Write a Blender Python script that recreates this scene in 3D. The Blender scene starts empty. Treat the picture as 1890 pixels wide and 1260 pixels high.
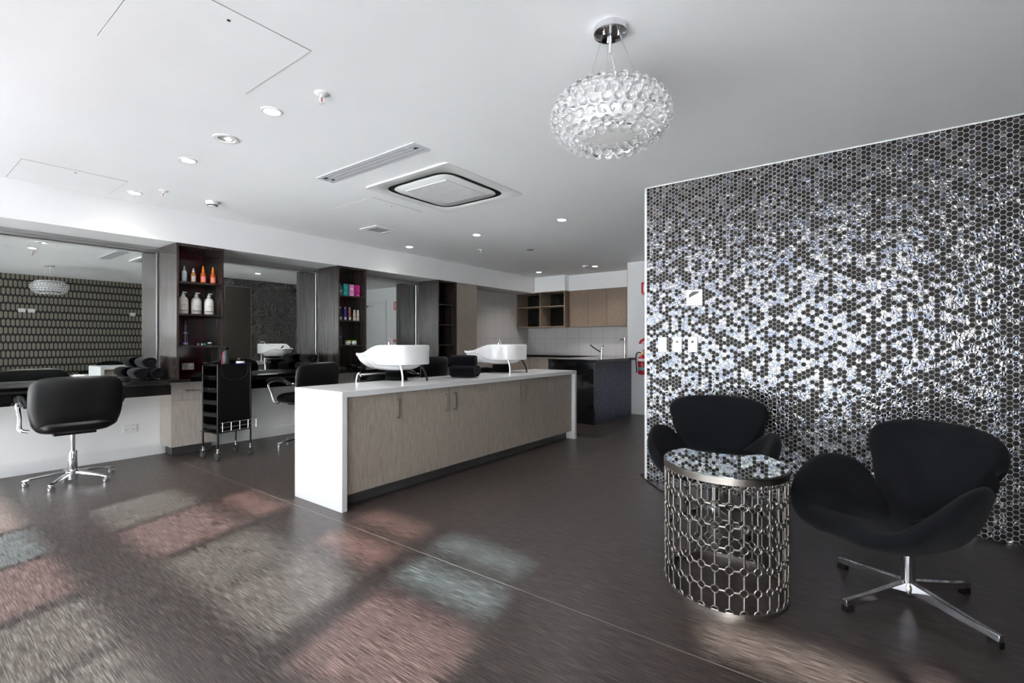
import bpy, bmesh, math, random
from mathutils import Vector, Matrix
R = math.radians; PI = math.pi
random.seed(7)
SC = bpy.context.scene
COL = SC.collection

# ------------------------------------------------------------------ camera
cd = bpy.data.cameras.new('camera'); cam = bpy.data.objects.new('camera', cd); COL.objects.link(cam)
cd.sensor_width = 36.0; cd.lens = 897.7/1890*36; cd.shift_y = 2/1890
cd.clip_start = 0.02; cd.clip_end = 200
cam.location = (0, 0, 1.15); cam.rotation_euler = (R(90), 0, R(37-90))
SC.camera = cam
# ------------------------------------------------------------------ view
vs = SC.view_settings; vs.view_transform = 'Standard'; vs.look = 'None'; vs.gamma = 1.0; vs.use_curve_mapping = False
vs.exposure = 0.56
# ------------------------------------------------------------------ sky
W = bpy.data.worlds.new('sky'); SC.world = W; W.use_nodes = True
nt = W.node_tree; nt.nodes.clear()
wo = nt.nodes.new('ShaderNodeOutputWorld'); bg = nt.nodes.new('ShaderNodeBackground')
tc = nt.nodes.new('ShaderNodeTexCoord'); sx = nt.nodes.new('ShaderNodeSeparateXYZ'); rp = nt.nodes.new('ShaderNodeValToRGB')
nt.links.new(tc.outputs['Generated'], sx.inputs[0]); nt.links.new(sx.outputs['Z'], rp.inputs[0])
rp.color_ramp.elements[0].position = 0.0; rp.color_ramp.elements[0].color = (.97, .98, 1, 1)
rp.color_ramp.elements[1].position = 0.6; rp.color_ramp.elements[1].color = (.80, .87, 1, 1)
nt.links.new(rp.outputs[0], bg.inputs[0]); bg.inputs[1].default_value = 6.5
nt.links.new(bg.outputs[0], wo.inputs[0])
# ------------------------------------------------------------------ sun
sd = bpy.data.lights.new('sun', 'SUN'); sun = bpy.data.objects.new('sun', sd); COL.objects.link(sun)
sd.energy = 36; sd.angle = R(2.4); sd.color = (1, .985, .96)
sdir = Vector((math.cos(R(35))*.958, math.cos(R(35))*.287, -math.sin(R(35))))
sun.rotation_euler = sdir.to_track_quat('-Z', 'Y').to_euler(); sun.location = (-6, 1, 6)
# window portals: sky sampling only
def portal(loc, rot, sx_, sy_):
    l = bpy.data.lights.new('portal', 'AREA'); o = bpy.data.objects.new('portal', l); COL.objects.link(o)
    l.shape = 'RECTANGLE'; l.size = sx_; l.size_y = sy_; o.location = loc; o.rotation_euler = rot
    l.cycles.is_portal = True
portal((-.95, 2.45, 1.2), (0, R(-90), 0), 2.4, 7.0)

# ------------------------------------------------------------------ materials
def lin(c):
    c = c/255.0
    return c/12.92 if c <= .04045 else ((c+.055)/1.055)**2.4
def rgb(c): return (lin(c[0]), lin(c[1]), lin(c[2]), 1)
MATS = {}
def node(nt, typ, **kw):
    n = nt.nodes.new(typ)
    for k, v in kw.items():
        if k.startswith('i_'): n.inputs[k[2:].replace('_', ' ')].default_value = v
        else: setattr(n, k, v)
    return n
def base_mat(name):
    m = bpy.data.materials.new(name); m.use_nodes = True; MATS[name] = m
    nt = m.node_tree; b = nt.nodes['Principled BSDF']
    return m, nt, b
def mat(name, col, rough=.5, metal=0, vary=.05, scale=18, spec=.5, coat=0, sheen=0, trans=0, ior=1.45, bump=0, bscale=200, stretch=(1, 1, 1), emit=None, estr=0, alpha=1):
    """plain material with a faint procedural tone variation"""
    m, nt, b = base_mat(name)
    t = node(nt, 'ShaderNodeTexCoord'); mp = node(nt, 'ShaderNodeMapping'); mp.inputs['Scale'].default_value = stretch
    nz = node(nt, 'ShaderNodeTexNoise'); nz.inputs['Scale'].default_value = scale; nz.inputs['Detail'].default_value = 3
    rp = node(nt, 'ShaderNodeValToRGB')
    c = rgb(col)
    rp.color_ramp.elements[0].position = .3; rp.color_ramp.elements[1].position = .7
    rp.color_ramp.elements[0].color = tuple(x*(1-vary) for x in c[:3])+(1,)
    rp.color_ramp.elements[1].color = tuple(min(1, x*(1+vary)) for x in c[:3])+(1,)
    L = nt.links.new
    L(t.outputs['Object'], mp.inputs[0]); L(mp.outputs[0], nz.inputs['Vector']); L(nz.outputs['Fac'], rp.inputs[0]); L(rp.outputs[0], b.inputs['Base Color'])
    b.inputs['Roughness'].default_value = rough; b.inputs['Metallic'].default_value = metal
    b.inputs['Specular IOR Level'].default_value = spec; b.inputs['Coat Weight'].default_value = coat
    b.inputs['Sheen Weight'].default_value = sheen; b.inputs['Transmission Weight'].default_value = trans; b.inputs['IOR'].default_value = ior
    if emit: b.inputs['Emission Color'].default_value = rgb(emit); b.inputs['Emission Strength'].default_value = estr
    if bump:
        n2 = node(nt, 'ShaderNodeTexNoise'); n2.inputs['Scale'].default_value = bscale
        bp = node(nt, 'ShaderNodeBump'); bp.inputs['Strength'].default_value = bump; bp.inputs['Distance'].default_value = .002
        L(mp.outputs[0], n2.inputs['Vector']); L(n2.outputs['Fac'], bp.inputs['Height']); L(bp.outputs[0], b.inputs['Normal'])
    return m
def streak(name, cols, stretch, scale, rough=.4, pos=(.3, .5, .7), detail=4, coat=0, second=None, spec=.5, joints=None, bump=0):
    """stretched-noise grain (veneer, laminate, vinyl)"""
    m, nt, b = base_mat(name); L = nt.links.new
    t = node(nt, 'ShaderNodeTexCoord'); mp = node(nt, 'ShaderNodeMapping'); mp.inputs['Scale'].default_value = stretch
    nz = node(nt, 'ShaderNodeTexNoise'); nz.inputs['Scale'].default_value = scale; nz.inputs['Detail'].default_value = detail; nz.inputs['Roughness'].default_value = .65
    rp = node(nt, 'ShaderNodeValToRGB'); e = rp.color_ramp.elements
    e[0].position = pos[0]; e[0].color = rgb(cols[0]); e[1].position = pos[-1]; e[1].color = rgb(cols[-1])
    for p_, c_ in zip(pos[1:-1], cols[1:-1]):
        q = e.new(p_); q.color = rgb(c_)
    L(t.outputs['Object'], mp.inputs[0]); L(mp.outputs[0], nz.inputs['Vector']); L(nz.outputs['Fac'], rp.inputs[0])
    out = rp.outputs[0]
    if second:
        n2 = node(nt, 'ShaderNodeTexNoise'); n2.inputs['Scale'].default_value = second; n2.inputs['Detail'].default_value = 2
        mx = node(nt, 'ShaderNodeMix', data_type='RGBA', blend_type='MULTIPLY'); mx.inputs[0].default_value = .5
        r2 = node(nt, 'ShaderNodeValToRGB'); r2.color_ramp.elements[0].position = .35; r2.color_ramp.elements[0].color = (.45, .45, .45, 1); r2.color_ramp.elements[1].position = .65
        L(mp.outputs[0], n2.inputs['Vector']); L(n2.outputs['Fac'], r2.inputs[0]); L(out, mx.inputs[6]); L(r2.outputs[0], mx.inputs[7]); out = mx.outputs[2]
    if joints:
        sp = node(nt, 'ShaderNodeSeparateXYZ'); L(t.outputs['Object'], sp.inputs[0]); fac = None
        for jx in joints:
            c = node(nt, 'ShaderNodeMath', operation='COMPARE'); c.inputs[1].default_value = jx; c.inputs[2].default_value = .0022
            L(sp.outputs['X'], c.inputs[0])
            if fac is None: fac = c.outputs[0]
            else:
                a = node(nt, 'ShaderNodeMath', operation='MAXIMUM'); L(fac, a.inputs[0]); L(c.outputs[0], a.inputs[1]); fac = a.outputs[0]
        mx = node(nt, 'ShaderNodeMix', data_type='RGBA'); L(fac, mx.inputs[0]); L(out, mx.inputs[6]); mx.inputs[7].default_value = rgb((140, 132, 126)); out = mx.outputs[2]
    L(out, b.inputs['Base Color'])
    if bump:
        bp = node(nt, 'ShaderNodeBump'); bp.inputs['Strength'].default_value = bump; bp.inputs['Distance'].default_value = .001
        L(nz.outputs['Fac'], bp.inputs['Height']); L(bp.outputs[0], b.inputs['Normal'])
    b.inputs['Roughness'].default_value = rough; b.inputs['Coat Weight'].default_value = coat; b.inputs['Specular IOR Level'].default_value = spec; b.inputs['Coat Roughness'].default_value = .12
    return m

white_wall = mat('white_wall_paint', (236, 236, 236), .6, vary=.01, scale=3)
white_ceil = mat('white_ceiling_paint', (246, 246, 246), .8, vary=.01, scale=2)
white_skirt = mat('white_skirting', (232, 232, 232), .35, vary=.01)
stone_w = mat('white_stone', (205, 205, 205), .22, vary=.02, scale=60)
gloss_w = mat('white_ceramic', (226, 226, 226), .08, vary=.01, coat=.5)
plastic_w = mat('white_plastic', (232, 232, 230), .35, vary=.01)
plastic_g = mat('grey_plastic', (150, 150, 150), .5)
grille_g = mat('grey_grille', (200, 201, 203), .6)
dark_gap = mat('dark_void', (22, 22, 23), .7)
black_stone = mat('black_stone', (9, 9, 10), .1, vary=.3, scale=300, coat=.3)
black_lam = mat('black_laminate', (8, 8, 9), .25, vary=.1)
black_plastic = mat('black_plastic', (7, 7, 8), .3, vary=.1)
black_rubber = mat('black_rubber', (14, 14, 14), .6, vary=.1)
leather = mat('black_leather', (5, 5, 7), .33, vary=.1, bump=.25, bscale=350)
fabric = mat('charcoal_fabric', (19, 19, 22), .95, vary=.28, scale=420, spec=.1, sheen=.04, bump=.5, bscale=600)
towel = mat('navy_black_towel', (13, 13, 18), 1, vary=.4, scale=260, spec=.05, sheen=.1, bump=1, bscale=420)
chrome = mat('chrome', (225, 225, 228), .09, 1, vary=.02)
steel = mat('brushed_steel', (178, 174, 170), .33, 1, vary=.06, stretch=(1, 1, 40))
nickel = mat('satin_nickel', (152, 145, 140), .36, 1, vary=.05)
panel_steel = mat('door_steel', (120, 112, 106), .42, 1, vary=.06, stretch=(1, 1, 30))
alu = mat('aluminium', (190, 190, 190), .28, 1, vary=.03)
mirror_m = mat('mirror_silver', (214, 217, 214), .0, 1, vary=.002)
toe_grey = mat('toe_kick_grey', (104, 102, 102), .35, metal=.5, vary=.04)
red_back = mat('dark_red_panel', (66, 3, 14), .12, vary=.05, coat=.4)
red = mat('red_enamel', (196, 12, 30), .3, vary=.03)
red_sign = mat('red_sign', (205, 16, 38), .45, vary=.02)
white_print = mat('white_print', (240, 240, 240), .5, vary=.01)
pink = mat('hot_pink_plastic', (226, 20, 110), .35)
blue_p = mat('blue_print', (60, 80, 160), .4)
brass = mat('brass', (176, 150, 96), .3, 1)
veneer = streak('taupe_veneer', [(150, 139, 128), (168, 157, 146), (184, 174, 164)], (1, 1, .035), 420, .42, second=300)
veneer_lt = streak('pale_veneer', [(172, 163, 154), (186, 177, 169), (202, 194, 186)], (1, 1, .035), 420, .42, second=300)
veneer_in = streak('cupboard_veneer', [(122, 103, 88), (138, 119, 103), (152, 134, 118)], (1, 1, .035), 400, .38, second=300)
dark_wood = streak('dark_laminate', [(26, 21, 20), (52, 45, 42), (80, 71, 66)], (1, 1, .012), 62, .25, coat=.12, second=14, spec=.3)
floor_m = streak('vinyl_floor', [(32, 26, 24), (55, 47, 44), (94, 84, 80)], (1, .035, 1), 250, .34, pos=(.37, .5, .64), detail=6, joints=(-.3, 1.83, 3.96, 6.09), bump=.15)
ground_m = mat('pavement', (234, 234, 234), .8)
frame_m = mat('window_frame_grey', (60, 60, 62), .4)

def glass_sheet(name, tint, fres=.12):
    m = bpy.data.materials.new(name); m.use_nodes = True; nt = m.node_tree; nt.nodes.clear(); L = nt.links.new
    o = node(nt, 'ShaderNodeOutputMaterial'); mx = node(nt, 'ShaderNodeMixShader'); tr = node(nt, 'ShaderNodeBsdfTransparent'); gl = node(nt, 'ShaderNodeBsdfGlossy')
    nz = node(nt, 'ShaderNodeTexNoise'); nz.inputs['Scale'].default_value = .7; rp = node(nt, 'ShaderNodeValToRGB')
    rp.color_ramp.elements[0].color = tuple(x*.92 for x in tint)+(1,); rp.color_ramp.elements[1].color = tuple(tint)+(1,)
    fr = node(nt, 'ShaderNodeFresnel'); fr.inputs[0].default_value = 1.45
    gl.inputs['Roughness'].default_value = 0.0
    L(nz.outputs['Fac'], rp.inputs[0]); L(rp.outputs[0], tr.inputs[0]); L(fr.outputs[0], mx.inputs[0]); L(tr.outputs[0], mx.inputs[1]); L(gl.outputs[0], mx.inputs[2]); L(mx.outputs[0], o.inputs[0])
    return m
g_clear = glass_sheet('clear_glass', (.95, .97, .96))
g_cyan = glass_sheet('cyan_sun_tint', (.66, .86, .92))  # tints added to unseen panes to colour the sun patches on the floor
g_pink = glass_sheet('pink_sun_tint', (.78, .67, .65))
g_rose = glass_sheet('rose_sun_tint', (.74, .68, .70))
g_green = glass_sheet('green_sun_tint', (.64, .72, .72))
def frosted():  # added on unseen panes: stops direct sun, spreads it as soft light
    m = bpy.data.materials.new('frosted_sun_block'); m.use_nodes = True; nt = m.node_tree; nt.nodes.clear(); L = nt.links.new
    o = node(nt, 'ShaderNodeOutputMaterial'); mx = node(nt, 'ShaderNodeMixShader'); mx.inputs[0].default_value = .8
    tr = node(nt, 'ShaderNodeBsdfTranslucent'); df = node(nt, 'ShaderNodeBsdfDiffuse')
    nz = node(nt, 'ShaderNodeTexNoise'); nz.inputs['Scale'].default_value = 3; rp = node(nt, 'ShaderNodeValToRGB')
    rp.color_ramp.elements[0].color = (.76, .76, .78, 1); rp.color_ramp.elements[1].color = (.84, .84, .86, 1)
    L(nz.outputs['Fac'], rp.inputs[0]); L(rp.outputs[0], tr.inputs[0]); L(rp.outputs[0], df.inputs[0]); L(df.outputs[0], mx.inputs[1]); L(tr.outputs[0], mx.inputs[2]); L(mx.outputs[0], o.inputs[0])
    return m
g_frost = frosted()
bead_glass = mat('clear_acrylic', (250, 250, 250), 0, trans=1, ior=1.49, vary=.0, spec=.5)
opal = mat('opal_glass', (228, 228, 228), .3, vary=.01, emit=(255, 252, 248), estr=.08)
table_glass = mat('mirrored_table_glass', (168, 178, 173), .01, 1, vary=.02)
lamp_on = mat('lamp_lit', (255, 255, 255), .5, vary=0, emit=(255, 252, 246), estr=40)
lamp_dim = mat('lamp_low', (255, 255, 255), .5, vary=0, emit=(255, 252, 246), estr=3)

# hexagonal mosaic (real tile pattern: dark enamel and crinkled metal tiles with pale grout)
def vm(nt, op, a, b=None):
    n = node(nt, 'ShaderNodeVectorMath', operation=op)
    for i, v in enumerate((a, b)):
        if v is None: continue
        if isinstance(v, (tuple, list)): n.inputs[i].default_value = v
        else: nt.links.new(v, n.inputs[i])
    return n.outputs['Value'] if op in ('LENGTH', 'DOT_PRODUCT') else n.outputs[0]
def ma(nt, op, a, b=None, c=None):
    n = node(nt, 'ShaderNodeMath', operation=op)
    for i, v in enumerate((a, b, c)):
        if v is None: continue
        if isinstance(v, (int, float)): n.inputs[i].default_value = v
        else: nt.links.new(v, n.inputs[i])
    return n.outputs[0]
def plane_coords(nt, axis, sx_, sy_):
    t = node(nt, 'ShaderNodeTexCoord'); s = node(nt, 'ShaderNodeSeparateXYZ'); nt.links.new(t.outputs['Object'], s.inputs[0])
    c = node(nt, 'ShaderNodeCombineXYZ')
    nt.links.new(ma(nt, 'MULTIPLY_ADD', s.outputs[axis], sx_, 400.0*1.7320508), c.inputs[0])
    nt.links.new(ma(nt, 'MULTIPLY_ADD', s.outputs['Z'], sy_, 400.0), c.inputs[1])
    return c.outputs[0], t
def mosaic(name, axis):
    m, nt, b = base_mat(name); L = nt.links.new
    P = .0302; s = (1.7320508, 1.0, 1.0); h = (.8660254, .5, .5)
    p, t = plane_coords(nt, axis, 1/P, 1/P)
    g1 = vm(nt, 'SUBTRACT', vm(nt, 'MODULO', p, s), (h[0], h[1], 0))
    g2 = vm(nt, 'SUBTRACT', vm(nt, 'MODULO', vm(nt, 'SUBTRACT', p, (h[0], h[1], 0)), s), (h[0], h[1], 0))
    less = ma(nt, 'LESS_THAN', vm(nt, 'LENGTH', g1), vm(nt, 'LENGTH', g2))
    mx = node(nt, 'ShaderNodeMix', data_type='VECTOR'); L(less, mx.inputs[0]); L(g2, mx.inputs[4]); L(g1, mx.inputs[5]); g = mx.outputs[1]
    idv = vm(nt, 'SUBTRACT', p, g)
    idr = vm(nt, 'FLOOR', vm(nt, 'ADD', vm(nt, 'MULTIPLY', idv, (1/.8660254, 2, 0)), (.5, .5, 0)))
    ab = vm(nt, 'ABSOLUTE', g); sp = node(nt, 'ShaderNodeSeparateXYZ'); L(ab, sp.inputs[0])
    d = ma(nt, 'MAXIMUM', sp.outputs['Y'], ma(nt, 'ADD', ma(nt, 'MULTIPLY', sp.outputs['X'], .8660254), ma(nt, 'MULTIPLY', sp.outputs['Y'], .5)))
    grout = ma(nt, 'GREATER_THAN', d, .447)
    wn = node(nt, 'ShaderNodeTexWhiteNoise', noise_dimensions='3D'); L(idr, wn.inputs['Vector'])
    # slow clustering so dark tiles gather in clumps
    cl = node(nt, 'ShaderNodeTexNoise'); cl.inputs['Scale'].default_value = .22; cl.inputs['Detail'].default_value = 1; L(idr, cl.inputs['Vector'])
    rnd = ma(nt, 'ADD', wn.outputs['Value'], ma(nt, 'MULTIPLY', ma(nt, 'SUBTRACT', cl.outputs['Fac'], .5), .9))
    dark = ma(nt, 'LESS_THAN', rnd, .5)
    # metal tile tint
    tr = node(nt, 'ShaderNodeValToRGB'); e = tr.color_ramp.elements
    e[0].position = 0; e[0].color = (.12, .135, .175, 1); e[1].position = 1; e[1].color = (.25, .245, .24, 1); q = e.new(.5); q.color = (.165, .17, .19, 1)
    sc = node(nt, 'ShaderNodeSeparateColor'); L(wn.outputs['Color'], sc.inputs[0]); L(sc.outputs[1], tr.inputs[0])
    # crinkle: every tile has its own direction
    wp = node(nt, 'ShaderNodeTexNoise', noise_dimensions='3D'); wp.inputs['Scale'].default_value = 1.3; wp.inputs['Detail'].default_value = 1.0
    off = vm(nt, 'MULTIPLY', wn.outputs['Color'], (37, 37, 37)); L(vm(nt, 'ADD', vm(nt, 'MULTIPLY', g, (1.6, 1.0, 1)), off), wp.inputs['Vector'])
    bp = node(nt, 'ShaderNodeBump'); bp.inputs['Strength'].default_value = .85; bp.inputs['Distance'].default_value = .006; L(wp.outputs['Fac'], bp.inputs['Height'])
    metal = node(nt, 'ShaderNodeBsdfPrincipled'); L(tr.outputs[0], metal.inputs['Base Color']); metal.inputs['Metallic'].default_value = 1; metal.inputs['Roughness'].default_value = .1; L(bp.outputs[0], metal.inputs['Normal'])
    b.inputs['Base Color'].default_value = rgb((25, 21, 20)); b.inputs['Roughness'].default_value = .55; b.inputs['Specular IOR Level'].default_value = .3
    gr = node(nt, 'ShaderNodeBsdfPrincipled'); gr.inputs['Base Color'].default_value = rgb((176, 170, 165)); gr.inputs['Roughness'].default_value = .8
    m1 = node(nt, 'ShaderNodeMixShader'); L(dark, m1.inputs[0]); L(metal.outputs[0], m1.inputs[1]); L(b.outputs[0], m1.inputs[2])
    m2 = node(nt, 'ShaderNodeMixShader'); L(grout, m2.inputs[0]); L(m1.outputs[0], m2.inputs[1]); L(gr.outputs[0], m2.inputs[2])
    L(m2.outputs[0], nt.nodes['Material Output'].inputs[0])
    return m
mosaic_x = mosaic('hex_mosaic_main', 'Y'); mosaic_y = mosaic('hex_mosaic_return', 'X')
def wallpaper():
    m, nt, b = base_mat('elongated_hex_wallpaper'); L = nt.links.new
    p, t = plane_coords(nt, 'X', 1.0, 1.0)
    px_, row = .063, .148
    s = (px_, 2*row, 1); h = (px_/2, row, 0)
    ds = []
    for q in (p, vm(nt, 'SUBTRACT', p, h)):
        g = vm(nt, 'ABSOLUTE', vm(nt, 'SUBTRACT', vm(nt, 'MODULO', q, s), h)); sp = node(nt, 'ShaderNodeSeparateXYZ'); L(g, sp.inputs[0])
        hx = ma(nt, 'DIVIDE', sp.outputs['X'], px_/2)
        dy = ma(nt, 'DIVIDE', ma(nt, 'ADD', sp.outputs['Y'], ma(nt, 'MULTIPLY', hx, .03)), .09)
        ds.append(ma(nt, 'MAXIMUM', ma(nt, 'MULTIPLY', hx, 1.0), dy))
    d = ma(nt, 'MINIMUM', ds[0], ds[1])
    rp = node(nt, 'ShaderNodeValToRGB'); rp.color_ramp.interpolation = 'CONSTANT'; e = rp.color_ramp.elements
    e[0].position = 0; e[0].color = rgb((130, 125, 113)); e[1].position = .72; e[1].color = rgb((64, 52, 44))
    q = e.new(.84); q.color = rgb((18, 16, 15))
    L(d, rp.inputs[0]); L(rp.outputs[0], b.inputs['Base Color']); b.inputs['Roughness'].default_value = .6
    return m
wallpaper_m = wallpaper()
def tiles(name, col, axis, tw=.262, th=.51, zoff=.21, line=(150, 146, 143)):
    m, nt, b = base_mat(name); L = nt.links.new
    t = node(nt, 'ShaderNodeTexCoord'); s = node(nt, 'ShaderNodeSeparateXYZ'); L(t.outputs['Object'], s.inputs[0])
    a = ma(nt, 'PINGPONG', ma(nt, 'ADD', s.outputs[axis], 10*tw), tw/2); z = ma(nt, 'PINGPONG', ma(nt, 'SUBTRACT', s.outputs['Z'], zoff-10*th), th/2)
    ln = ma(nt, 'LESS_THAN', ma(nt, 'MINIMUM', a, z), .002)
    mx = node(nt, 'ShaderNodeMix', data_type='RGBA'); L(ln, mx.inputs[0]); mx.inputs[6].default_value = rgb(col); mx.inputs[7].default_value = rgb(line); L(mx.outputs[2], b.inputs['Base Color'])
    b.inputs['Roughness'].default_value = .3
    return m
tile_y = tiles('grey_wall_tiles_back', (205, 203, 202), 'Y'); tile_x = tiles('grey_wall_tiles_side', (205, 202, 200), 'X')
tile_beige = tiles('beige_wall_tiles', (176, 160, 142), 'X', line=(140, 122, 106))
def speckle(name, c0, c1, scale, rough):
    m, nt, b = base_mat(name); L = nt.links.new
    t = node(nt, 'ShaderNodeTexCoord'); nz = node(nt, 'ShaderNodeTexVoronoi'); nz.inputs['Scale'].default_value = scale
    rp = node(nt, 'ShaderNodeValToRGB'); rp.color_ramp.elements[0].position = .35; rp.color_ramp.elements[0].color = rgb(c0); rp.color_ramp.elements[1].position = .6; rp.color_ramp.elements[1].color = rgb(c1)
    L(t.outputs['Object'], nz.inputs['Vector']); L(nz.outputs['Distance'], rp.inputs[0]); L(rp.outputs[0], b.inputs['Base Color']); b.inputs['Roughness'].default_value = rough
    return m
blue_tile = speckle('dark_blue_textured_panel', (30, 31, 38), (84, 90, 118), 55, .3)

# ------------------------------------------------------------------ mesh builder
class M:
    def __init__(s): s.v = []; s.f = []; s.mi = []
    def add(s, vs, fs, mi=0):
        o = len(s.v); s.v += [Vector(v) for v in vs]; s.f += [tuple(i+o for i in f) for f in fs]; s.mi += [mi]*len(fs); return s
    def box(s, x0, x1, y0, y1, z0, z1, mi=0, mx=None):
        vs = [Vector((x, y, z)) for z in (z0, z1) for y in (y0, y1) for x in (x0, x1)]
        if mx: vs = [mx @ v for v in vs]
        return s.add(vs, [(0, 2, 3, 1), (4, 5, 7, 6), (0, 1, 5, 4), (2, 6, 7, 3), (0, 4, 6, 2), (1, 3, 7, 5)], mi)
    def loft(s, rings, close=True, cap0=True, cap1=True, mi=0):
        n = len(rings[0]); vs = [v for r in rings for v in r]; fs = []
        for k in range(len(rings)-1):
            for j in range(n if close else n-1):
                a = k*n+j; b_ = k*n+(j+1) % n; fs.append((a, b_, b_+n, a+n))
        if cap0: fs.append(tuple(range(n-1, -1, -1)))
        if cap1: fs.append(tuple(range((len(rings)-1)*n, len(rings)*n)))
        return s.add(vs, fs, mi)
    def lathe(s, prof, c=(0, 0, 0), n=24, axis='Z', mi=0, sx_=1, sy_=1):
        rings = []
        for r, z in prof:
            ring = []
            for j in range(n):
                a = 2*PI*j/n; p = Vector((r*math.cos(a)*sx_, r*math.sin(a)*sy_, z))
                if axis == 'X': p = Vector((p.z, p.x, p.y))
                if axis == 'Y': p = Vector((p.x, p.z, p.y))
                ring.append(p+Vector(c))
            rings.append(ring)
        return s.loft(rings, mi=mi)
    def tube(s, pts, r=.01, n=8, closed=False, mi=0, flat=1.0, up=None):
        pts = [Vector(p) for p in pts]; m = len(pts); rs = r if isinstance(r, (list, tuple)) else [r]*m
        rings = []; prev = None
        for i, p in enumerate(pts):
            if closed: t = pts[(i+1) % m]-pts[i-1]
            else: t = pts[min(i+1, m-1)]-pts[max(i-1, 0)]
            t.normalize()
            if prev is None:
                ref = Vector(up) if up else (Vector((0, 0, 1)) if abs(t.z) < .9 else Vector((1, 0, 0)))
                a = t.cross(ref).normalized()
            else: a = (prev-t*prev.dot(t)).normalized()
            prev = a; b_ = t.cross(a)
            rings.append([p+a*rs[i]*math.cos(2*PI*j/n)+b_*rs[i]*flat*math.sin(2*PI*j/n) for j in range(n)])
        if closed: rings.append(rings[0]); return s.loft(rings, cap0=False, cap1=False, mi=mi)
        return s.loft(rings, mi=mi)
    def cyl(s, p0, p1, r0, r1=None, n=16, mi=0): return s.tube([p0, p1], [r0, r1 if r1 is not None else r0], n, mi=mi)
    def prism(s, poly, d0, d1, plane='XY', mi=0):
        def P(a, b_, d): return {'XY': (a, b_, d), 'XZ': (a, d, b_), 'YZ': (d, a, b_)}[plane]
        return s.loft([[Vector(P(a, b_, d0)) for a, b_ in poly], [Vector(P(a, b_, d1)) for a, b_ in poly]], mi=mi)
    def sphere(s, c, r, n=12, m=8, sz=1, mi=0):
        return s.lathe([(max(1e-4, r*math.sin(PI*k/m)), -r*sz*math.cos(PI*k/m)) for k in range(m+1)], c, n, mi=mi)
    def pillow(s, spokes, T=.03, K=10, pw=3.0, mi=0):
        """closed cushion: spokes(j)->list of K+1 mid-surface points from the common centre to the rim"""
        n = len(spokes); mid = [[Vector(sp[k]) for sp in spokes] for k in range(K+1)]; c = mid[0][0]
        def N(k, j):
            if k == 0: 
                a = mid[1][0]-c; q = mid[1][n//4]-c
            else:
                a = mid[k][j]-mid[k-1][j]; q = mid[k][(j+1) % n]-mid[k][j-1]
            r = a.cross(q); return r.normalized() if r.length > 1e-9 else Vector((0, 0, 1))
        c0 = Vector((0, 0, 0))
        for j in range(n): c0 += N(1, j)
        c0.normalize()
        vs = [c+c0*T, c-c0*T]; fs = []
        idx = {}
        for k in range(1, K+1):
            rho = k/K; h = T*(max(0, 1-rho**pw))**.5
            for j in range(n):
                nn = N(k, j)
                if k == K: vs.append(mid[k][j]); idx[(k, j, 0)] = idx[(k, j, 1)] = len(vs)-1
                else:
                    vs.append(mid[k][j]+nn*h); idx[(k, j, 0)] = len(vs)-1
                    vs.append(mid[k][j]-nn*h); idx[(k, j, 1)] = len(vs)-1
        for sd_ in (0, 1):
            for j in range(n):
                j2 = (j+1) % n
                fs.append((sd_, idx[(1, j, sd_)], idx[(1, j2, sd_)]))
                for k in range(1, K): fs.append((idx[(k, j, sd_)], idx[(k+1, j, sd_)], idx[(k+1, j2, sd_)], idx[(k, j2, sd_)]))
        return s.add(vs, fs, mi)
    def build(s, name, mats, parent=None, angle=40, bevel=0, sub=0, keep=False, at=None):
        """at: world point taken as the object's origin; parented meshes are already in their thing's local space"""
        vs = s.v
        if parent is None and not keep and at is None:
            xs = [v.x for v in vs]; ys = [v.y for v in vs]; zs = [v.z for v in vs]
            at = ((min(xs)+max(xs))/2, (min(ys)+max(ys))/2, min(zs))
        if at is not None: vs = [v-Vector(at) for v in vs]
        me = bpy.data.meshes.new(name); me.from_pydata([tuple(v) for v in vs], [], s.f)
        mats = mats if isinstance(mats, (list, tuple)) else [mats]
        for m_ in mats: me.materials.append(m_)
        me.polygons.foreach_set('material_index', s.mi)
        bm = bmesh.new(); bm.from_mesh(me); bmesh.ops.recalc_face_normals(bm, faces=bm.faces); bm.to_mesh(me); bm.free()
        me.polygons.foreach_set('use_smooth', [True]*len(me.polygons)); me.set_sharp_from_angle(angle=R(angle)); me.update()
        o = bpy.data.objects.new(name, me); COL.objects.link(o)
        if at is not None and parent is None: o.location = at
        if parent: o.parent = parent
        if bevel:
            b_ = o.modifiers.new('bevel', 'BEVEL'); b_.width = bevel; b_.segments = 2; b_.limit_method = 'ANGLE'; b_.angle_limit = R(50)
        if sub:
            q = o.modifiers.new('subsurf', 'SUBSURF'); q.levels = sub; q.render_levels = sub
        return o
def tag(o, label=None, cat=None, group=None, kind=None):
    if label: o['label'] = label
    if cat: o['category'] = cat
    if group: o['group'] = group
    if kind: o['kind'] = kind
    return o
def thing(name, label, cat, loc=(0, 0, 0), rz=0, group=None):
    o = bpy.data.objects.new(name, None); COL.objects.link(o); o.empty_display_size = .1
    o.location = loc; o.rotation_euler = (0, 0, rz); return tag(o, label, cat, group)
def dup(root, loc=None, rz=None, label=None, group=None, parent=None):
    r = root.copy(); COL.objects.link(r)
    if parent: r.parent = parent
    if loc is not None: r.location = loc
    if rz is not None: r.rotation_euler = (0, 0, rz)
    if label: r['label'] = label
    if group: r['group'] = group
    for ch in list(root.children): dup(ch, parent=r)
    return r
def struct(name, m, mats, bevel=0): return tag(m.build(name, mats, keep=True, bevel=bevel), kind='structure')
def box(*a): return M().box(*a)
def smooth(a, b_, x): t = max(0, min(1, (x-a)/(b_-a))); return t*t*(3-2*t)
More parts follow.
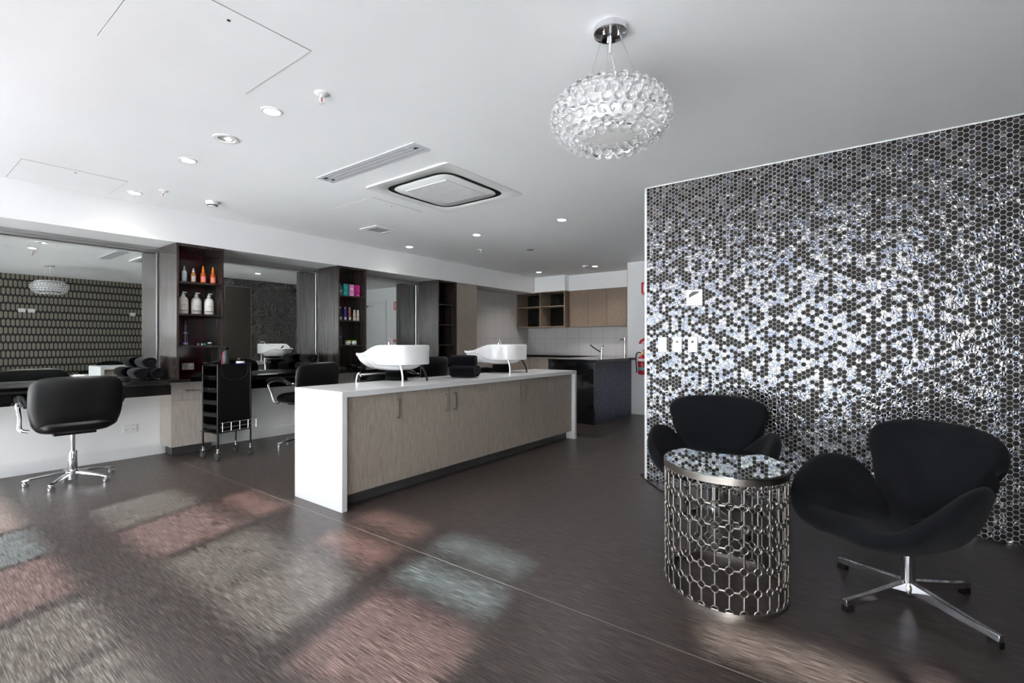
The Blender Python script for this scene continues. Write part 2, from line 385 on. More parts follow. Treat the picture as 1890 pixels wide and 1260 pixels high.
def catmull(pts, n, closed=True):
    out = []; m = len(pts)
    for i in range(m if closed else m-1):
        p = [pts[(i+k) % m] if closed else pts[max(0, min(m-1, i+k))] for k in (-1, 0, 1, 2)]
        for q in range(n):
            t = q/n
            out.append(tuple(.5*((2*b_)+(-a+c)*t+(2*a-5*b_+4*c-d)*t*t+(-a+3*b_-3*c+d)*t**3) for a, b_, c, d in zip(*p)))
    if not closed: out.append(pts[-1])
    return out

# ================================================================== THE ROOM
XW, YN, YM, ZC = 3.95, -1.03, 6.0, 2.45
struct('floor', box(-.9, 8.6, -1.15, 6.15, -.12, 0), floor_m)
struct('ceiling', box(-.9, 8.6, -1.15, 6.15, ZC, ZC+.12), white_ceil)
struct('wall_left', box(-.9, 6.3, 6.03, 6.15, 0, ZC).box(-.9, 6.3, 5.95, 6.03, 0, .76), white_wall)
struct('wall_kitchen', box(6.3, 8.57, 5.95, 6.15, 0, ZC), tile_x)
struct('wall_back', box(8.45, 8.57, 3.27, 5.95, 0, ZC), tile_y)
struct('wall_corridor', box(7.45, 8.57, 1.57, 3.26, 0, ZC), white_wall)
struct('trim_4', box(7.455, 8.45, 3.26, 3.27, 0, ZC), tile_beige)
m = M(); m.box(XW, 7.45, YN-.12, 1.57, 0, ZC)
m.mi = [1, 1, 1, 2, 0, 1]   # box faces: bottom, top, y0, y1, x0, x1
struct('wall_right', m, [mosaic_x, white_wall, mosaic_y])
struct('trim_5', box(XW-.004, XW+.012, 1.556, 1.574, 0, ZC).box(XW-.004, XW+.004, YN, 1.574, ZC-.008, ZC), white_skirt)
struct('wall_near', box(-.45, XW, YN-.12, YN, 0, ZC).box(-.9, -.45, YN-.12, YN, 0, 1.25).box(-.9, -.45, YN-.12, YN, 2.25, ZC), wallpaper_m)
struct('trim_1', box(-.9, 8.05, 5.5, 6.03, 2.135, ZC).box(8.05, 8.45, 5.5, 5.95, 2.15, ZC), white_wall)
struct('trim_2', box(8.05, 8.45, 4.80, 5.5, 2.15, ZC), white_wall)
struct('trim_3', box(8.2, 8.45, 3.27, 4.80, 2.15, ZC), white_wall)
def skirt(name, pts):
    m = M()
    for x0, x1, y0, y1 in pts: m.box(x0, x1, y0, y1, 0, .1).box(x0 if x1-x0 > .1 else x0+.004, x1, y0+.004 if y1-y0 < .1 else y0, y1, .1, .115)
    struct(name, m, white_skirt)
skirt('baseboard_left', [(-.8, 1.87, 5.937, 5.95), (2.25, 3.66, 5.937, 5.95), (4.03, 5.42, 5.937, 5.95)])
skirt('baseboard_corridor', [(7.437, 7.45, 2.66, 3.26), (7.437, 7.45, 1.57, 1.66)])
# window wall
struct('wall_rear', box(-.9, -.8, YN, -.95, 0, ZC).box(-.9, -.8, 5.9, 6.03, 0, ZC).box(-.9, -.8, -.95, 5.9, 2.42, ZC).box(-.9, -.8, -.95, 5.9, 0, .06), white_wall)
w1 = tag(thing('window_1', None, None), kind='structure')
ys = [-.95, -.82, -.5, .57, .6, 1.17, 1.35, 1.9, 2.45, 2.55, 3.15, 3.2, 3.77, 4.8, 5.9]
vert = [(-.95, -.9), (-.3, -.24), (.53, .57), (1.18, 1.33), (1.89, 1.91), (2.45, 2.53), (3.15, 3.2), (3.77, 3.83), (4.8, 4.86), (5.85, 5.9)]
m = M()
for a, b_ in vert: m.box(-.88, -.82, a, b_, .06, 2.42)
for z0, z1 in ((.06, .1), (.66, .7), (1.07, 1.28), (1.69, 1.75), (1.93, 2.02), (2.16, 2.2), (2.40, 2.42)): m.box(-.875, -.825, -.95, 5.9, z0, z1)
m.build('frame', frame_m, w1)
cols = [(-.9, -.3), (-.24, .53), (.57, 1.18), (1.33, 1.89), (1.91, 2.45), (2.53, 3.15), (3.2, 3.77), (3.83, 4.8), (4.86, 5.85)]
rows = [(.1, .66), (.7, 1.07), (1.28, 1.69), (1.75, 1.93), (2.02, 2.16), (2.2, 2.40)]
F = g_frost; C_ = g_clear  # tinted and frosted cells added to shape the sunlight falling on the floor
tint = {1: {3: g_green, 4: g_green, 5: g_rose, 6: g_cyan, 7: C_, 8: C_},
        2: {2: g_rose, 3: g_green, 4: g_green, 5: g_rose, 6: g_green},
        3: {2: g_cyan, 3: g_pink, 5: g_pink},
        4: {0: C_, 2: g_cyan, 3: g_pink}, 5: {}}
for r_, (z0, z1) in enumerate(rows):
    for c_, (a, b_) in enumerate(cols):
        mt = C_ if (r_ == 0) else tint[r_].get(c_, F)
        box(-.854, -.846, a, b_, z0, z1).build('pane', mt, w1)
w2 = tag(thing('window_2', None, None), kind='structure')
box(-.8, -.45, YN-.09, YN-.05, 1.25, 1.29).box(-.8, -.45, YN-.09, YN-.05, 2.21, 2.25).box(-.49, -.45, YN-.09, YN-.05, 1.29, 2.21).box(-.8, -.77, YN-.09, YN-.05, 1.29, 2.21).box(-.77, -.49, YN-.09, YN-.05, 1.66, 1.70).build('frame', frame_m, w2)
box(-.77, -.49, YN-.074, YN-.066, 1.29, 1.66).build('pane', C_, w2)
box(-.77, -.49, YN-.074, YN-.066, 1.70, 2.21).build('pane', C_, w2)
struct('ground', box(-60, -.9, -60, 60, -.3, -.12), ground_m)
# door in the corridor wall
d1 = tag(thing('door_1', None, None, (7.45, 2.16, 0)), kind='structure')
box(-.012, -.002, -.49, .49, 2.10, 2.15).box(-.012, -.002, -.49, -.445, 0, 2.10).box(-.012, -.002, .445, .49, 0, 2.10).build('door_frame', white_skirt, d1)
box(-.004, -.001, -.445, .445, 0, 2.10).build('gap', dark_gap, d1)
leaf = box(-.010, -.003, -.441, .441, .005, 2.096).build('door_leaf', white_wall, d1)
box(-.016, -.010, .345, .385, .98, 1.12).cyl((-.012, .365, 1.03), (-.06, .365, 1.03), .009).cyl((-.055, .37, 1.03), (-.055, .25, 1.03), .009).build('door_handle', steel, leaf)
box(-.055, -.010, -.44, -.2, 2.0, 2.06).box(-.03, -.02, -.2, .02, 2.03, 2.045).build('door_closer', steel, leaf)

t = thing('service_door', 'brushed steel service panel door on the mosaic return wall, seen in the mirror', 'service door', (4.555, 1.571, 0))
box(-.26, .26, 0, .012, 0, 2.30).build('door_frame', steel, t)
box(-.245, .245, .0125, .02, .01, 2.285).build('door_leaf', panel_steel, t)
M().lathe([(.012, .02), (.012, .03), (.009, .032)], (.21, 0, 1.85), 14, 'Y').build('lock', chrome, t)

# ================================================================== MIRROR WALL
def mirror(x0, x1, label):
    t = thing('wall_mirror', label, 'mirror', ((x0+x1)/2, YM, .792))
    c = (x0+x1)/2; a, b_ = x0-c, x1-c
    box(a+.012, b_-.012, .0, .006, .018, 1.288).build('mirror_glass', mirror_m, t)
    box(a, b_, -.03, .028, 1.288, 1.343).box(a, b_, -.045, -.03, 1.310, 1.343).box(a, b_, -.038, -.03, 1.288, 1.296).build('top_track', alu, t)
    box(a, b_, -.02, .006, 0, .018).build('bottom_channel', alu, t)
    box(a, a+.012, -.012, .006, .018, 1.288).build('side_trim', alu, t)
    box(b_-.012, b_, -.012, .006, .018, 1.288).build('side_trim', alu, t)
mirror(-.79, 1.828, 'wide frameless wall mirror at far left, reflecting the patterned wallpaper')
mirror(2.262, 3.618, 'wall mirror between the bottle shelves and the box shelves, above the trolley')
mirror(4.052, 5.378, 'wall mirror reflecting the white door, between the stocked shelves and empty shelves')
m = box(-.79, 5.80, 5.46, 5.948, .76, .79).box(-.79, 5.8, 5.948, 5.998, .762, .79)
tag(m.build('worktop', black_stone, bevel=.002), 'long black stone styling bench top running below the mirrors', 'worktop')
for x0, x1, lb in ((-.79, 1.829, 'black apron drawer panel under the bench behind the leftmost styling chair'), (2.263, 3.619, 'black apron panel under the bench beside the trolley, second styling bay'), (4.045, 5.379, 'black apron panel under the bench of the farthest styling bay')):
    t = thing('bench_apron', lb, 'bench apron', ((x0+x1)/2, 5.8, .63)); h = (x1-x0)/2
    box(-h, h, -.16, .148, .0, .095).build('apron_box', black_lam, t, bevel=.002)
    box(-h, h, -.11, -.10, .096, .129).build('rail', toe_grey, t)

def shelf_unit(x0, x1, label, zs=(1.12, 1.44, 1.76)):
    w = (x1-x0); t = thing('shelf_unit', label, 'shelf unit', (x0+w/2, 5.72, .791)); h = w/2
    b0, b1 = -.22, .225; top = 1.343
    box(-h, -h+.02, b0, b1, 0, top).build('side_panel', dark_wood, t); box(h-.02, h, b0, b1, 0, top).build('side_panel', dark_wood, t)
    box(-h+.02, h-.02, b0, b1, top-.028, top).build('top_panel', dark_wood, t)
    box(-h+.02, h-.02, b1-.012, b1, 0, top-.028).build('back_panel', red_back, t)
    for z in zs: box(-h+.02, h-.02, b0+.006, b1-.012, z-.791-.018, z-.791).build('shelf', dark_wood, t)
    m = M()
    for z in (.40, .72, 1.04): m.box(-h+.0195, -h+.021, b0+.03, b0+.2, z, z+.003)
    return t
shelf_unit(1.83, 2.26, 'tall dark wood shelf unit holding white and orange bottles, left of the trolley')
shelf_unit(3.62, 4.045, 'tall dark wood shelf unit holding teal and pink boxes, middle of the three')
shelf_unit(5.38, 5.80, 'tall dark wood shelf unit standing empty beside the taupe pantry')
for x0, x1, lb in ((1.83, 2.26, 'pale wood drawer cabinet on the floor behind the black trolley'), (3.62, 4.045, 'pale wood drawer cabinet under the boxes shelf unit'), (5.38, 5.80, 'pale wood drawer cabinet under the empty shelf unit')):
    w = x1-x0; h = w/2; t = thing('base_cabinet', lb, 'cabinet', (x0+h, 5.795, 0))
    box(-h, h, -.137, .153, .1, .757).build('body', veneer_lt, t)
    box(-h+.05, h-.01, -.02, .153, 0, .1).build('toe_kick', toe_grey, t)
    d = box(-h, h, -.155, -.138, .567, .757).build('drawer', veneer_lt, t)
    box(-.09, .09, -.178, -.171, .658, .665).box(-.09, -.083, -.172, -.155, .658, .665).box(.083, .09, -.172, -.155, .658, .665).build('handle', steel, d)
    box(-h, h, -.155, -.138, .1, .562).build('door', veneer_lt, t)
t = thing('pantry_cabinet', 'tall taupe veneer pantry cupboard right of the empty dark shelves', 'cabinet', (6.05, 5.72, 0))
box(-.25, .25, -.2, .225, .1, 2.134).build('body', veneer, t); box(-.25, .25, -.14, .225, 0, .1).build('toe_kick', toe_grey, t)
d = box(-.247, .247, -.22, -.201, .1, 2.13).build('door', veneer, t)
box(-.205, -.198, -.245, -.238, .86, 1.17).box(-.205, -.198, -.24, -.22, .86, .867).box(-.205, -.198, -.24, -.22, 1.163, 1.17).build('handle', steel, d)

# ================================================================== KITCHEN CORNER
t = thing('open_shelf_cabinet', 'open four-cubby wall cabinet in taupe veneer with black backing', 'wall cabinet', (8.25, 5.375, 1.45))
W2 = .573
box(-.2, .2, -W2, W2, 0, .02).build('bottom_panel', veneer_in, t); box(-.2, .2, -W2, W2, .68, .70).build('top_panel', veneer_in, t)
box(-.2, .2, -W2, -W2+.02, .02, .68).build('side_panel', veneer_in, t); box(-.2, .2, W2-.02, W2, .02, .68).build('side_panel', veneer_in, t)
box(-.2, .18, -.01, .01, .02, .68).build('divider', veneer_in, t)
box(-.19, .18, -W2+.02, -.01, .40, .418).build('shelf', veneer_in, t); box(-.19, .18, .01, W2-.02, .40, .418).build('shelf', veneer_in, t)
box(.18, .19, -W2+.02, W2-.02, .02, .68).build('back_panel', black_lam, t)
t = thing('upper_cupboard', 'row of closed taupe wall cupboards with plain doors over the kitchen bench', 'wall cabinet', (8.32, 4.035, 1.45))
box(-.1, .125, -.76, .76, 0, .7).build('body', veneer_in, t)
for a, b_ in ((4.79, 4.38), (4.377, 3.997), (3.994, 3.615), (3.612, 3.28)): box(-.12, -.102, b_-4.035, a-4.035-.003, 0, .7).build('door', veneer_in, t)
t = thing('kitchen_base_cabinet', 'taupe base cupboards along the rear tiled wall under black worktop', 'cabinet', (8.15, 4.9, 0))
box(-.28, .295, -1.62, 1.0, .1, .87).build('body', veneer, t); box(-.22, .295, -1.62, 1.0, 0, .1).build('toe_kick', toe_grey, t)
for k in range(5):
    a = 5.85-k*.5-4.9; d = box(-.3, -.281, a-.497, a, .1, .865).build('door', veneer if k != 2 else veneer_lt, t)
    y = a-.45 if k % 2 == 0 else a-.05
    box(-.325, -.318, y-.004, y+.004, .62, .8).box(-.32, -.3, y-.004, y+.004, .62, .627).box(-.32, -.3, y-.004, y+.004, .793, .8).build('handle', steel, d)
t = thing('kitchen_side_cabinet', 'taupe base cupboard along the tiled wall right of the pantry', 'cabinet', (7.08, 5.7, 0))
box(-.77, .76, -.2, .245, .1, .87).build('body', veneer, t); box(-.77, .76, -.14, .245, 0, .1).build('toe_kick', toe_grey, t)
for k in range(3): box(-.77+k*.51, -.263+k*.51, -.22, -.201, .1, .865).build('door', veneer, t)
tag(box(7.83, 8.448, 3.275, 5.948, .872, .91).box(6.31, 7.83, 5.46, 5.948, .872, .91).build('kitchen_worktop', black_stone, bevel=.002), 'L-shaped black stone kitchen worktop against the grey tiles', 'worktop')
t = thing('peninsula_counter', 'black stone peninsula counter with dark blue textured side by the corridor', 'counter', (6.78, 3.5, 0))
M().prism([(-.69, -.38), (.668, -.38), (.668, -.228), (1.04, -.228), (1.04, .42), (-.69, .42)], .872, .91).build('counter_top', black_stone, t, bevel=.002)
box(-.68, -.64, -.33, .42, 0, .871).build('end_panel', black_stone, t)
box(-.64, .66, -.31, -.29, 0, .871).build('side_panel', blue_tile, t)
box(-.64, 1.04, -.222, .40, 0, .871).build('body', black_lam, t)
t = thing('mixer_tap', 'chrome mixer tap with raised lever at the kitchen sink', 'tap', (8.2, 4.10, .911))
m = M().lathe([(.026, 0), (.026, .01), (.02, .012), (.02, .10), (.017, .12)]); m.build('body', chrome, t)
M().tube(catmull([(0, 0, .06), (-.06, .05, .10), (-.12, .12, .16), (-.14, .16, .20)], 4, False), .012).build('spout', chrome, t)
M().tube([(0, 0, .12), (.01, -.01, .16), (.0, -.05, .20)], [.012, .01, .006]).build('lever', chrome, t)
t = thing('water_tap', 'tall straight chrome boiling-water tap beside the sink', 'tap', (8.2, 3.64, .911))
M().lathe([(.028, 0), (.028, .01), (.022, .012), (.022, .27), (.026, .272), (.026, .33), (.02, .335)]).build('column', chrome, t)
M().tube(catmull([(0, 0, .29), (-.05, .05, .30), (-.07, .07, .27)], 4, False), .01).build('spout', chrome, t)
# corridor safety things
t = thing('fire_extinguisher', 'red fire extinguisher hanging on the white wall at the corridor edge', 'fire extinguisher', (7.36, 2.965, .645))
M().lathe([(.06, 0), (.075, .012), (.077, .03), (.077, .24), (.07, .27), (.045, .295), (.025, .305), (.022, .32)], n=24).build('cylinder', red, t)
M().lathe([(.078, .215), (.0785, .225), (.0785, .25), (.077, .255)], n=24).build('white_band', white_print, t)
M().lathe([(.0778, .07), (.0783, .075), (.0783, .115), (.0778, .12)], n=24).build('label_band', mat('teal_print', (120, 170, 176), .4), t)
M().lathe([(.079, .185), (.08, .187), (.08, .195), (.079, .197)], n=24).build('strap', black_rubber, t)
box(-.02, .02, -.02, .02, .31, .36).build('valve', brass, t)
box(-.055, .03, -.008, .008, .36, .372).box(-.05, .02, -.008, .008, .335, .342).build('lever', steel, t)
M().tube(catmull([(-.01, .02, .34), (-.02, .06, .35), (-.02, .1, .32), (-.02, .105, .2), (-.01, .1, .08), (0, .11, .03)], 5, False), .008).build('hose', black_rubber, t)
box(.07, .089, -.02, .02, .2, .3).build('wall_bracket', steel, t)
t = thing('extinguisher_notice', 'half-round red and white notice above the fire extinguisher', 'sign', (7.449, 2.965, 1.02))
box(-.003, 0, -.1, .1, -.03, .11).build('plate', white_print, t)
arc = [(.1*math.cos(PI*k/18), .11+.09*math.sin(PI*k/18)) for k in range(19)]
M().prism(arc, -.004, -.0005, 'YZ').build('red_cap', red_sign, t)
box(-.006, -.004, -.04, .04, .14, .155).box(-.006, -.004, -.06, .06, .118, .132).build('lettering', white_print, t)
M().prism([(-.04, .02), (.04, .02), (0, -.015)], -.006, -.003, 'YZ').build('red_arrow', red_sign, t)
t = thing('fire_sign', 'red rectangular fire sign high on the white corridor wall', 'sign', (7.449, 2.968, 1.90))
box(-.003, 0, -.062, .062, 0, .215).build('plate', white_print, t)
box(-.005, -.003, -.057, .057, .03, .21).build('red_field', red_sign, t)
M().prism([(-.022, .05), (.022, .05), (.022, .16), (.012, .18), (.012, .2), (-.012, .2), (-.012, .18), (-.022, .16)], -.007, -.005, 'YZ').build('pictogram', white_print, t)
box(-.005, -.003, -.05, .05, .008, .022).build('red_strip', red_sign, t)

# ================================================================== ISLAND
IX0, IX1, IY0, IY1, IZ = 1.93, 5.12, 2.885, 3.487, .816
t = thing('wash_counter', 'long white stone counter with taupe cupboard doors carrying the two basins', 'counter', (3.525, 3.19, 0))
hx, hy = (IX1-IX0)/2, (IY1-IY0)/2
box(-hx, hx, -hy, hy, IZ-.04, IZ).box(-hx, -hx+.04, -hy, hy, 0, IZ-.04).box(hx-.04, hx, -hy, hy, 0, IZ-.04).build('stone_shell', stone_w, t, bevel=.0015)
box(-hx+.04, hx-.04, -hy+.07, hy-.03, .095, IZ-.041).build('body', veneer, t)
box(-hx+.04, hx-.04, -hy+.12, -hy+.135, 0, .095).build('toe_kick', toe_grey, t)
ed = [1.972, 2.49, 3.01, 3.525, 4.045, 4.565, 5.078]; hp = [2.438, 2.956, 3.058, 3.994, 4.101, 4.616]
for k in range(6):
    a, b_ = ed[k]-3.525+.0015, ed[k+1]-3.525-.0015
    d = box(a, b_, -hy+.045, -hy+.069, .095, IZ-.043).build('door', veneer, t)
    x = hp[k]-3.525; y = -hy+.045
    box(x-.005, x+.005, y-.032, y-.022, .575, .72).box(x-.005, x+.005, y-.024, y, .575, .585).box(x-.005, x+.005, y-.024, y, .71, .72).build('handle', steel, d)

# ------------------------------------------------------------------ shampoo basins
def make_basin():
    t = thing('shampoo_basin', 'x', 'shampoo basin')
    half = [(0, -.235), (.09, -.228), (.165, -.19), (.212, -.11), (.222, 0), (.212, .11), (.18, .23), (.145, .35), (.118, .45), (.10, .52), (.06, .565), (0, .575)]
    loop = half+[(-x, y) for x, y in half[-2:0:-1]]
    out = catmull(loop, 4)
    def zr(y): return 1.132-.084*smooth(.0, .5, y)+.010*smooth(.47, .56, y)
    def sk(y): return .145*(1-smooth(.0, .4, y))+.028
    bc = (0, .06)
    def lerp(x, y, k): return (bc[0]+(x-bc[0])*k, bc[1]+(y-bc[1])*k)
    rings = []
    base = [(bc[0]+.085*math.cos(math.atan2(y-bc[1], x)), bc[1]+.085*math.sin(math.atan2(y-bc[1], x))) for x, y in out]
    rings.append([Vector((a, b_, .903)) for a, b_ in base])
    for kb, zb, kt, zt in ((.35, .14, .35, .02), (.52, .5, .6, .12), (.66, .86, .8, .42), (.82, .985, .92, .74)):
        row = []
        for (a, b_), (x, y) in zip(base, out):
            w_ = smooth(.0, .3, y); k = kb*(1-w_)+kt*w_; zz = zb*(1-w_)+zt*w_
            row.append(Vector(((1-k)*a+k*x, (1-k)*b_+k*y, .905+(zr(y)-sk(y)-.905)*zz)))
        rings.append(row)
    for k, f_ in ((.955, lambda y: zr(y)-sk(y)), (.985, lambda y: zr(y)-sk(y)-.001), (1.0, lambda y: zr(y)-sk(y)+.008), (.985, lambda y: zr(y)-.055+.03*smooth(.1, .5, y)), (1.0, lambda y: zr(y)-.05+.03*smooth(.1, .5, y)), (1.0, lambda y: zr(y)-.01), (.985, lambda y: zr(y)), (.9, lambda y: zr(y)-.004), (.86, lambda y: zr(y)-.016), (.78, lambda y: .965+(zr(y)-.965)*.5), (.6, lambda y: .965+(zr(y)-.965)*.18), (.3, lambda y: .966), (.05, lambda y: .962)):
        rings.append([Vector(lerp(x, y, k)+(f_(y),)) for x, y in out])
    M().loft(rings, mi=0).build('bowl', gloss_w, t, angle=60, sub=1)
    prof = [(.07, .8175)]
    for k in range(7): prof += [(.104, .821+k*.0115), (.09, .8265+k*.0115)]
    prof += [(.07, .905)]
    M().lathe(prof, (0, .06, 0), 32).build('bellows', black_rubber, t, angle=80)
    M().tube(catmull([(-.13, -.13, .985), (-.125, -.15, .93), (-.12, -.16, .87), (-.12, -.162, .8175)], 5, False), .013, 10, flat=.6).build('support_stem', chrome, t)
    M().tube(catmull([(.03, -.16, .985), (.06, -.2, .95), (.075, -.235, .88), (.08, -.25, .8175)], 5, False), .008, 8).build('waste_hose', black_rubber, t)
    tp = M().tube(catmull([(-.17, -.05, 1.11), (-.17, -.05, 1.15), (-.155, -.045, 1.168), (-.13, -.035, 1.160), (-.11, -.03, 1.13)], 4, False), .011, 10).lathe([(.022, 1.108), (.022, 1.12), (.014, 1.124)], (-.17, -.05, 0), 16).build('tap', chrome, t)
    M().tube([(-.17, -.05, 1.16), (-.2, -.08, 1.185)], [.008, .006]).build('tap_lever', chrome, tp)
    M().lathe([(.028, .968), (.028, .974), (.01, .976)], (0, .06, 0), 16).build('drain', chrome, t)
    M().tube(catmull([(.05, .05, .985), (.09, .08, 1.02), (.12, .1, 1.06), (.15, .09, 1.09)], 4, False), .013, 10).build('hand_shower', black_plastic, t)
    return t
b1 = make_basin(); b1.location = (2.85, 3.38, 0); b1['label'] = 'white shampoo basin nearest the counter end, left of the towel stack'
b1['group'] = 'shampoo basins on the counter'
dup(b1, (4.35, 3.38, 0), 0, 'white shampoo basin on the far part of the counter, right of the towels')

# ------------------------------------------------------------------ generic cushions
def se_spokes(a, b_, e, K, n, fmap, tw=0):
    """superellipse outline a x b mapped by fmap(u,v)"""
    sp = []
    for j in range(n):
        th = 2*PI*j/n; c, s_ = math.cos(th), math.sin(th)
        r = 1/((abs(c/a)**e+abs(s_/b_)**e)**(1/e))
        sp.append([fmap(r*c*k/K, r*s_*k/K) for k in range(K+1)])
    return sp
def make_wash_chair():
    t = thing('backwash_chair', 'x', 'salon chair')
    M().pillow(se_spokes(.205, .2, 5, 9, 48, lambda u, v: (u, .02-.12*(v+.2)*.6, .66+v)), .035, 9).build('backrest', leather, t)
    M().pillow(se_spokes(.24, .25, 5, 9, 48, lambda u, v: (u, .3+v, .45+.03*(v/.25)**2)), .05, 9).build('seat', leather, t)
    for s_ in (-1, 1):
        M().tube(catmull([(s_*.235, .0, .875), (s_*.24, .03, .86), (s_*.245, .06, .70), (s_*.245, .09, .45), (s_*.245, .1, .1)], 5, False), .017, 10).build('side_frame', chrome, t)
        M().tube(catmull([(s_*.25, .06, .66), (s_*.27, .2, .68), (s_*.27, .42, .66), (s_*.26, .46, .6)], 5, False), .016, 8).build('armrest', black_plastic, t)
    M().tube([(-.235, .0, .865), (.235, .0, .865)], .013, 10).build('top_rail', chrome, t)
    M().box(-.2, .2, .08, .5, 0, .04).cyl((0, .3, .04), (0, .3, .4), .05).build('base', black_plastic, t)
    return t
c = make_wash_chair(); c.location = (2.83, 3.61, 0); c['label'] = 'black backwash chair with chrome frame behind the nearer basin'; c['group'] = 'backwash chairs behind the counter'
dup(c, (4.33, 3.61, 0), 0, 'black backwash chair with chrome frame behind the farther basin')

# ------------------------------------------------------------------ towels
def towel_roll():
    m = M(); pts = []; n = 26
    # spiral cross-section swept along X
    prof = []
    for k in range(n+1):
        a = 2*PI*k/n; r = .058+.004*math.sin(3*a+.5)
        prof.append((r*math.cos(a)*1.08, r*math.sin(a)*.95))
    prof = prof[:-1]; rings = []
    for x, sc_ in ((-.118, .55), (-.124, .8), (-.118, .95), (-.10, 1), (0, 1.02), (.10, 1), (.118, .95), (.124, .8), (.118, .55)):
        rings.append([Vector((x+.003*math.sin(5*i), py*sc_, pz*sc_+.058)) for i, (py, pz) in enumerate(prof)])
    m.loft(rings)
    for sx_ in (-1, 1):
        sp = [(sx_*.119, (.012+.0022*k)*math.cos(k*.5), .058+(.012+.0022*k)*math.sin(k*.5)) for k in range(17)]
        m.tube(sp, .0045, 6)
    return m
def place_towels(spots, group):
    first = None
    for (x, y, z, rz, lb) in spots:
        o = bpy.data.objects.new('rolled_towel', TW); COL.objects.link(o); tag(o, lb, 'towel', group)
        o.location = (x, y, z); o.rotation_euler = (0, 0, rz); 
tmp = towel_roll().build('rolled_towel', towel, keep=True, sub=1); TW = tmp.data
tag(tmp, 'black rolled towel at lower left of the stack on the white counter', 'towel', 'rolled towels on the counter'); tmp.location = (3.43, 3.17, IZ+.002); tmp.rotation_euler = (0, 0, R(-66))
def tw_copy(x, y, z, rz, lb, g):
    o = tmp.copy(); COL.objects.link(o); o.location = (x, y, z); o.rotation_euler = (0, 0, R(rz)); o['label'] = lb; o['group'] = g
tw_copy(3.548, 3.225, IZ+.002, -68, 'black rolled towel at lower right of the stack on the white counter', 'rolled towels on the counter')
tw_copy(3.475, 3.20, IZ+.104, -63, 'black rolled towel on top of the stack between the two basins', 'rolled towels on the counter')
g = 'rolled towels on the styling bench'
tw_copy(1.60, 5.80, .792, 88, 'black rolled towel, lower left of the pile left of the bottle shelves', g)
tw_copy(1.735, 5.80, .792, 92, 'black rolled towel, lower right of the pile beside the bottle shelves', g)
tw_copy(1.665, 5.80, .896, 90, 'black rolled towel topping the pile left of the bottle shelves', g)
tw_copy(3.32, 5.80, .792, 84, 'black rolled towel, lower left of the pile behind the middle styling chair', g)
tw_copy(3.46, 5.80, .792, 90, 'black rolled towel, lower right of the pile behind the middle styling chair', g)
tw_copy(3.39, 5.80, .896, 88, 'black rolled towel topping the pile behind the middle styling chair', g)

# ------------------------------------------------------------------ styling chairs
def make_styling(lift, loc, rz, label):
    t = thing('styling_chair', label, 'salon chair', loc, rz, 'styling chairs along the mirrors')
    def up(o):
        if lift: o.location.z += lift
        return o
    def bmap(u, v):
        taper = 1-.10*smooth(.02, -.24, v)
        y = -.235+.42*(u*u)+.06*smooth(-.05, -.26, v)-.10*(v+.05)*(v > -.05)
        return (u*taper, y, .655+v)
    sp = []
    n = 72; K = 10
    for j in range(n):
        th = 2*PI*j/n; c, s_ = math.cos(th), math.sin(th); e = 5.5; a = .30; b_ = .235
        r = 1/((abs(c/a)**e+abs(s_/b_)**e)**(1/e))
        if s_ < 0: # cut-out at the bottom that shows the seat roll
            k_ = math.exp(-((c/.55)**4)); r *= 1-.23*k_
        sp.append([bmap(r*c*k/K, r*s_*k/K) for k in range(K+1)])
    up(M().pillow(sp, .032, K).build('backrest', leather, t, sub=1))
    up(M().pillow(se_spokes(.255, .26, 4.5, 9, 56, lambda u, v: (u, .0+v, .48-.02*smooth(.15, .26, v)+.015*smooth(-.1, -.26, v))), .06, 9, pw=5).build('seat', leather, t, sub=1))
    for s_ in (-1, 1):
        fr = M().tube(catmull([(s_*.30, .20, .665), (s_*.305, .22, .63), (s_*.30, .17, .54), (s_*.30, .12, .455), (s_*.25, .10, .432)], 6, False), .017, 10, flat=.6).tube([(s_*.298, -.10, .655), (s_*.27, -.17, .655)], .014, 8).tube(catmull([(s_*.30, .20, .668), (s_*.305, .05, .69), (s_*.30, -.1, .66)], 5, False), .012, 8).build('arm_frame', chrome, t); up(fr)
        M().tube(catmull([(s_*.298, .24, .655), (s_*.305, .20, .69), (s_*.31, .06, .712), (s_*.305, -.06, .695), (s_*.295, -.16, .65)], 6, False), [.010, .018, .023]+[.026]*18+[.023, .018, .012, .010], 10, flat=.72).build('arm_pad', leather, fr)
    M().cyl((0, 0, .25), (0, 0, .42+lift), .016).build('gas_rod', chrome, t)
    M().lathe([(.026, .07), (.03, .075), (.03, .25), (.026, .255)]).build('column_sleeve', chrome, t)
    M().box(-.13, .13, -.13, .13, .405+lift, .425+lift).build('seat_plate', black_plastic, t)
    M().lathe([(.022, .012), (.034, .02), (.034, .055), (.045, .06), (.045, .09), (.03, .1)]).build('hub', chrome, t)
    for k in range(5):
        a = 2*PI*k/5+R(20); c, s_ = math.cos(a), math.sin(a)
        lg = M()
        rings = []
        for r, z, w_, h_ in ((.03, .075, .022, .016), (.12, .072, .020, .014), (.22, .060, .017, .010), (.295, .048, .018, .008), (.305, .046, .012, .005)):
            rings.append([Vector((c*r-s_*w_*q, s_*r+c*w_*q, z+h_*w2)) for q, w2 in ((-1, -.6), (1, -.6), (.75, .8), (-.75, .8))])
        lo = lg.loft(rings).build('leg', chrome, t, bevel=.003)
        M().lathe([(.014, .04), (.014, .03), (.024, .026), (.024, .004), (.018, 0)][::-1], (c*.285, s_*.285, 0), 16).build('glide', chrome, lo)
    return t
make_styling(0, (1.03, 5.34, 0), R(-3), 'black leather styling chair on chrome star base at the far left mirror')
make_styling(.05, (3.0, 5.2, 0), R(8), 'black leather styling chair partly hidden by the white counter end')
make_styling(.075, (4.73, 5.14, 0), R(6), 'black leather styling chair seen between the two white basins')

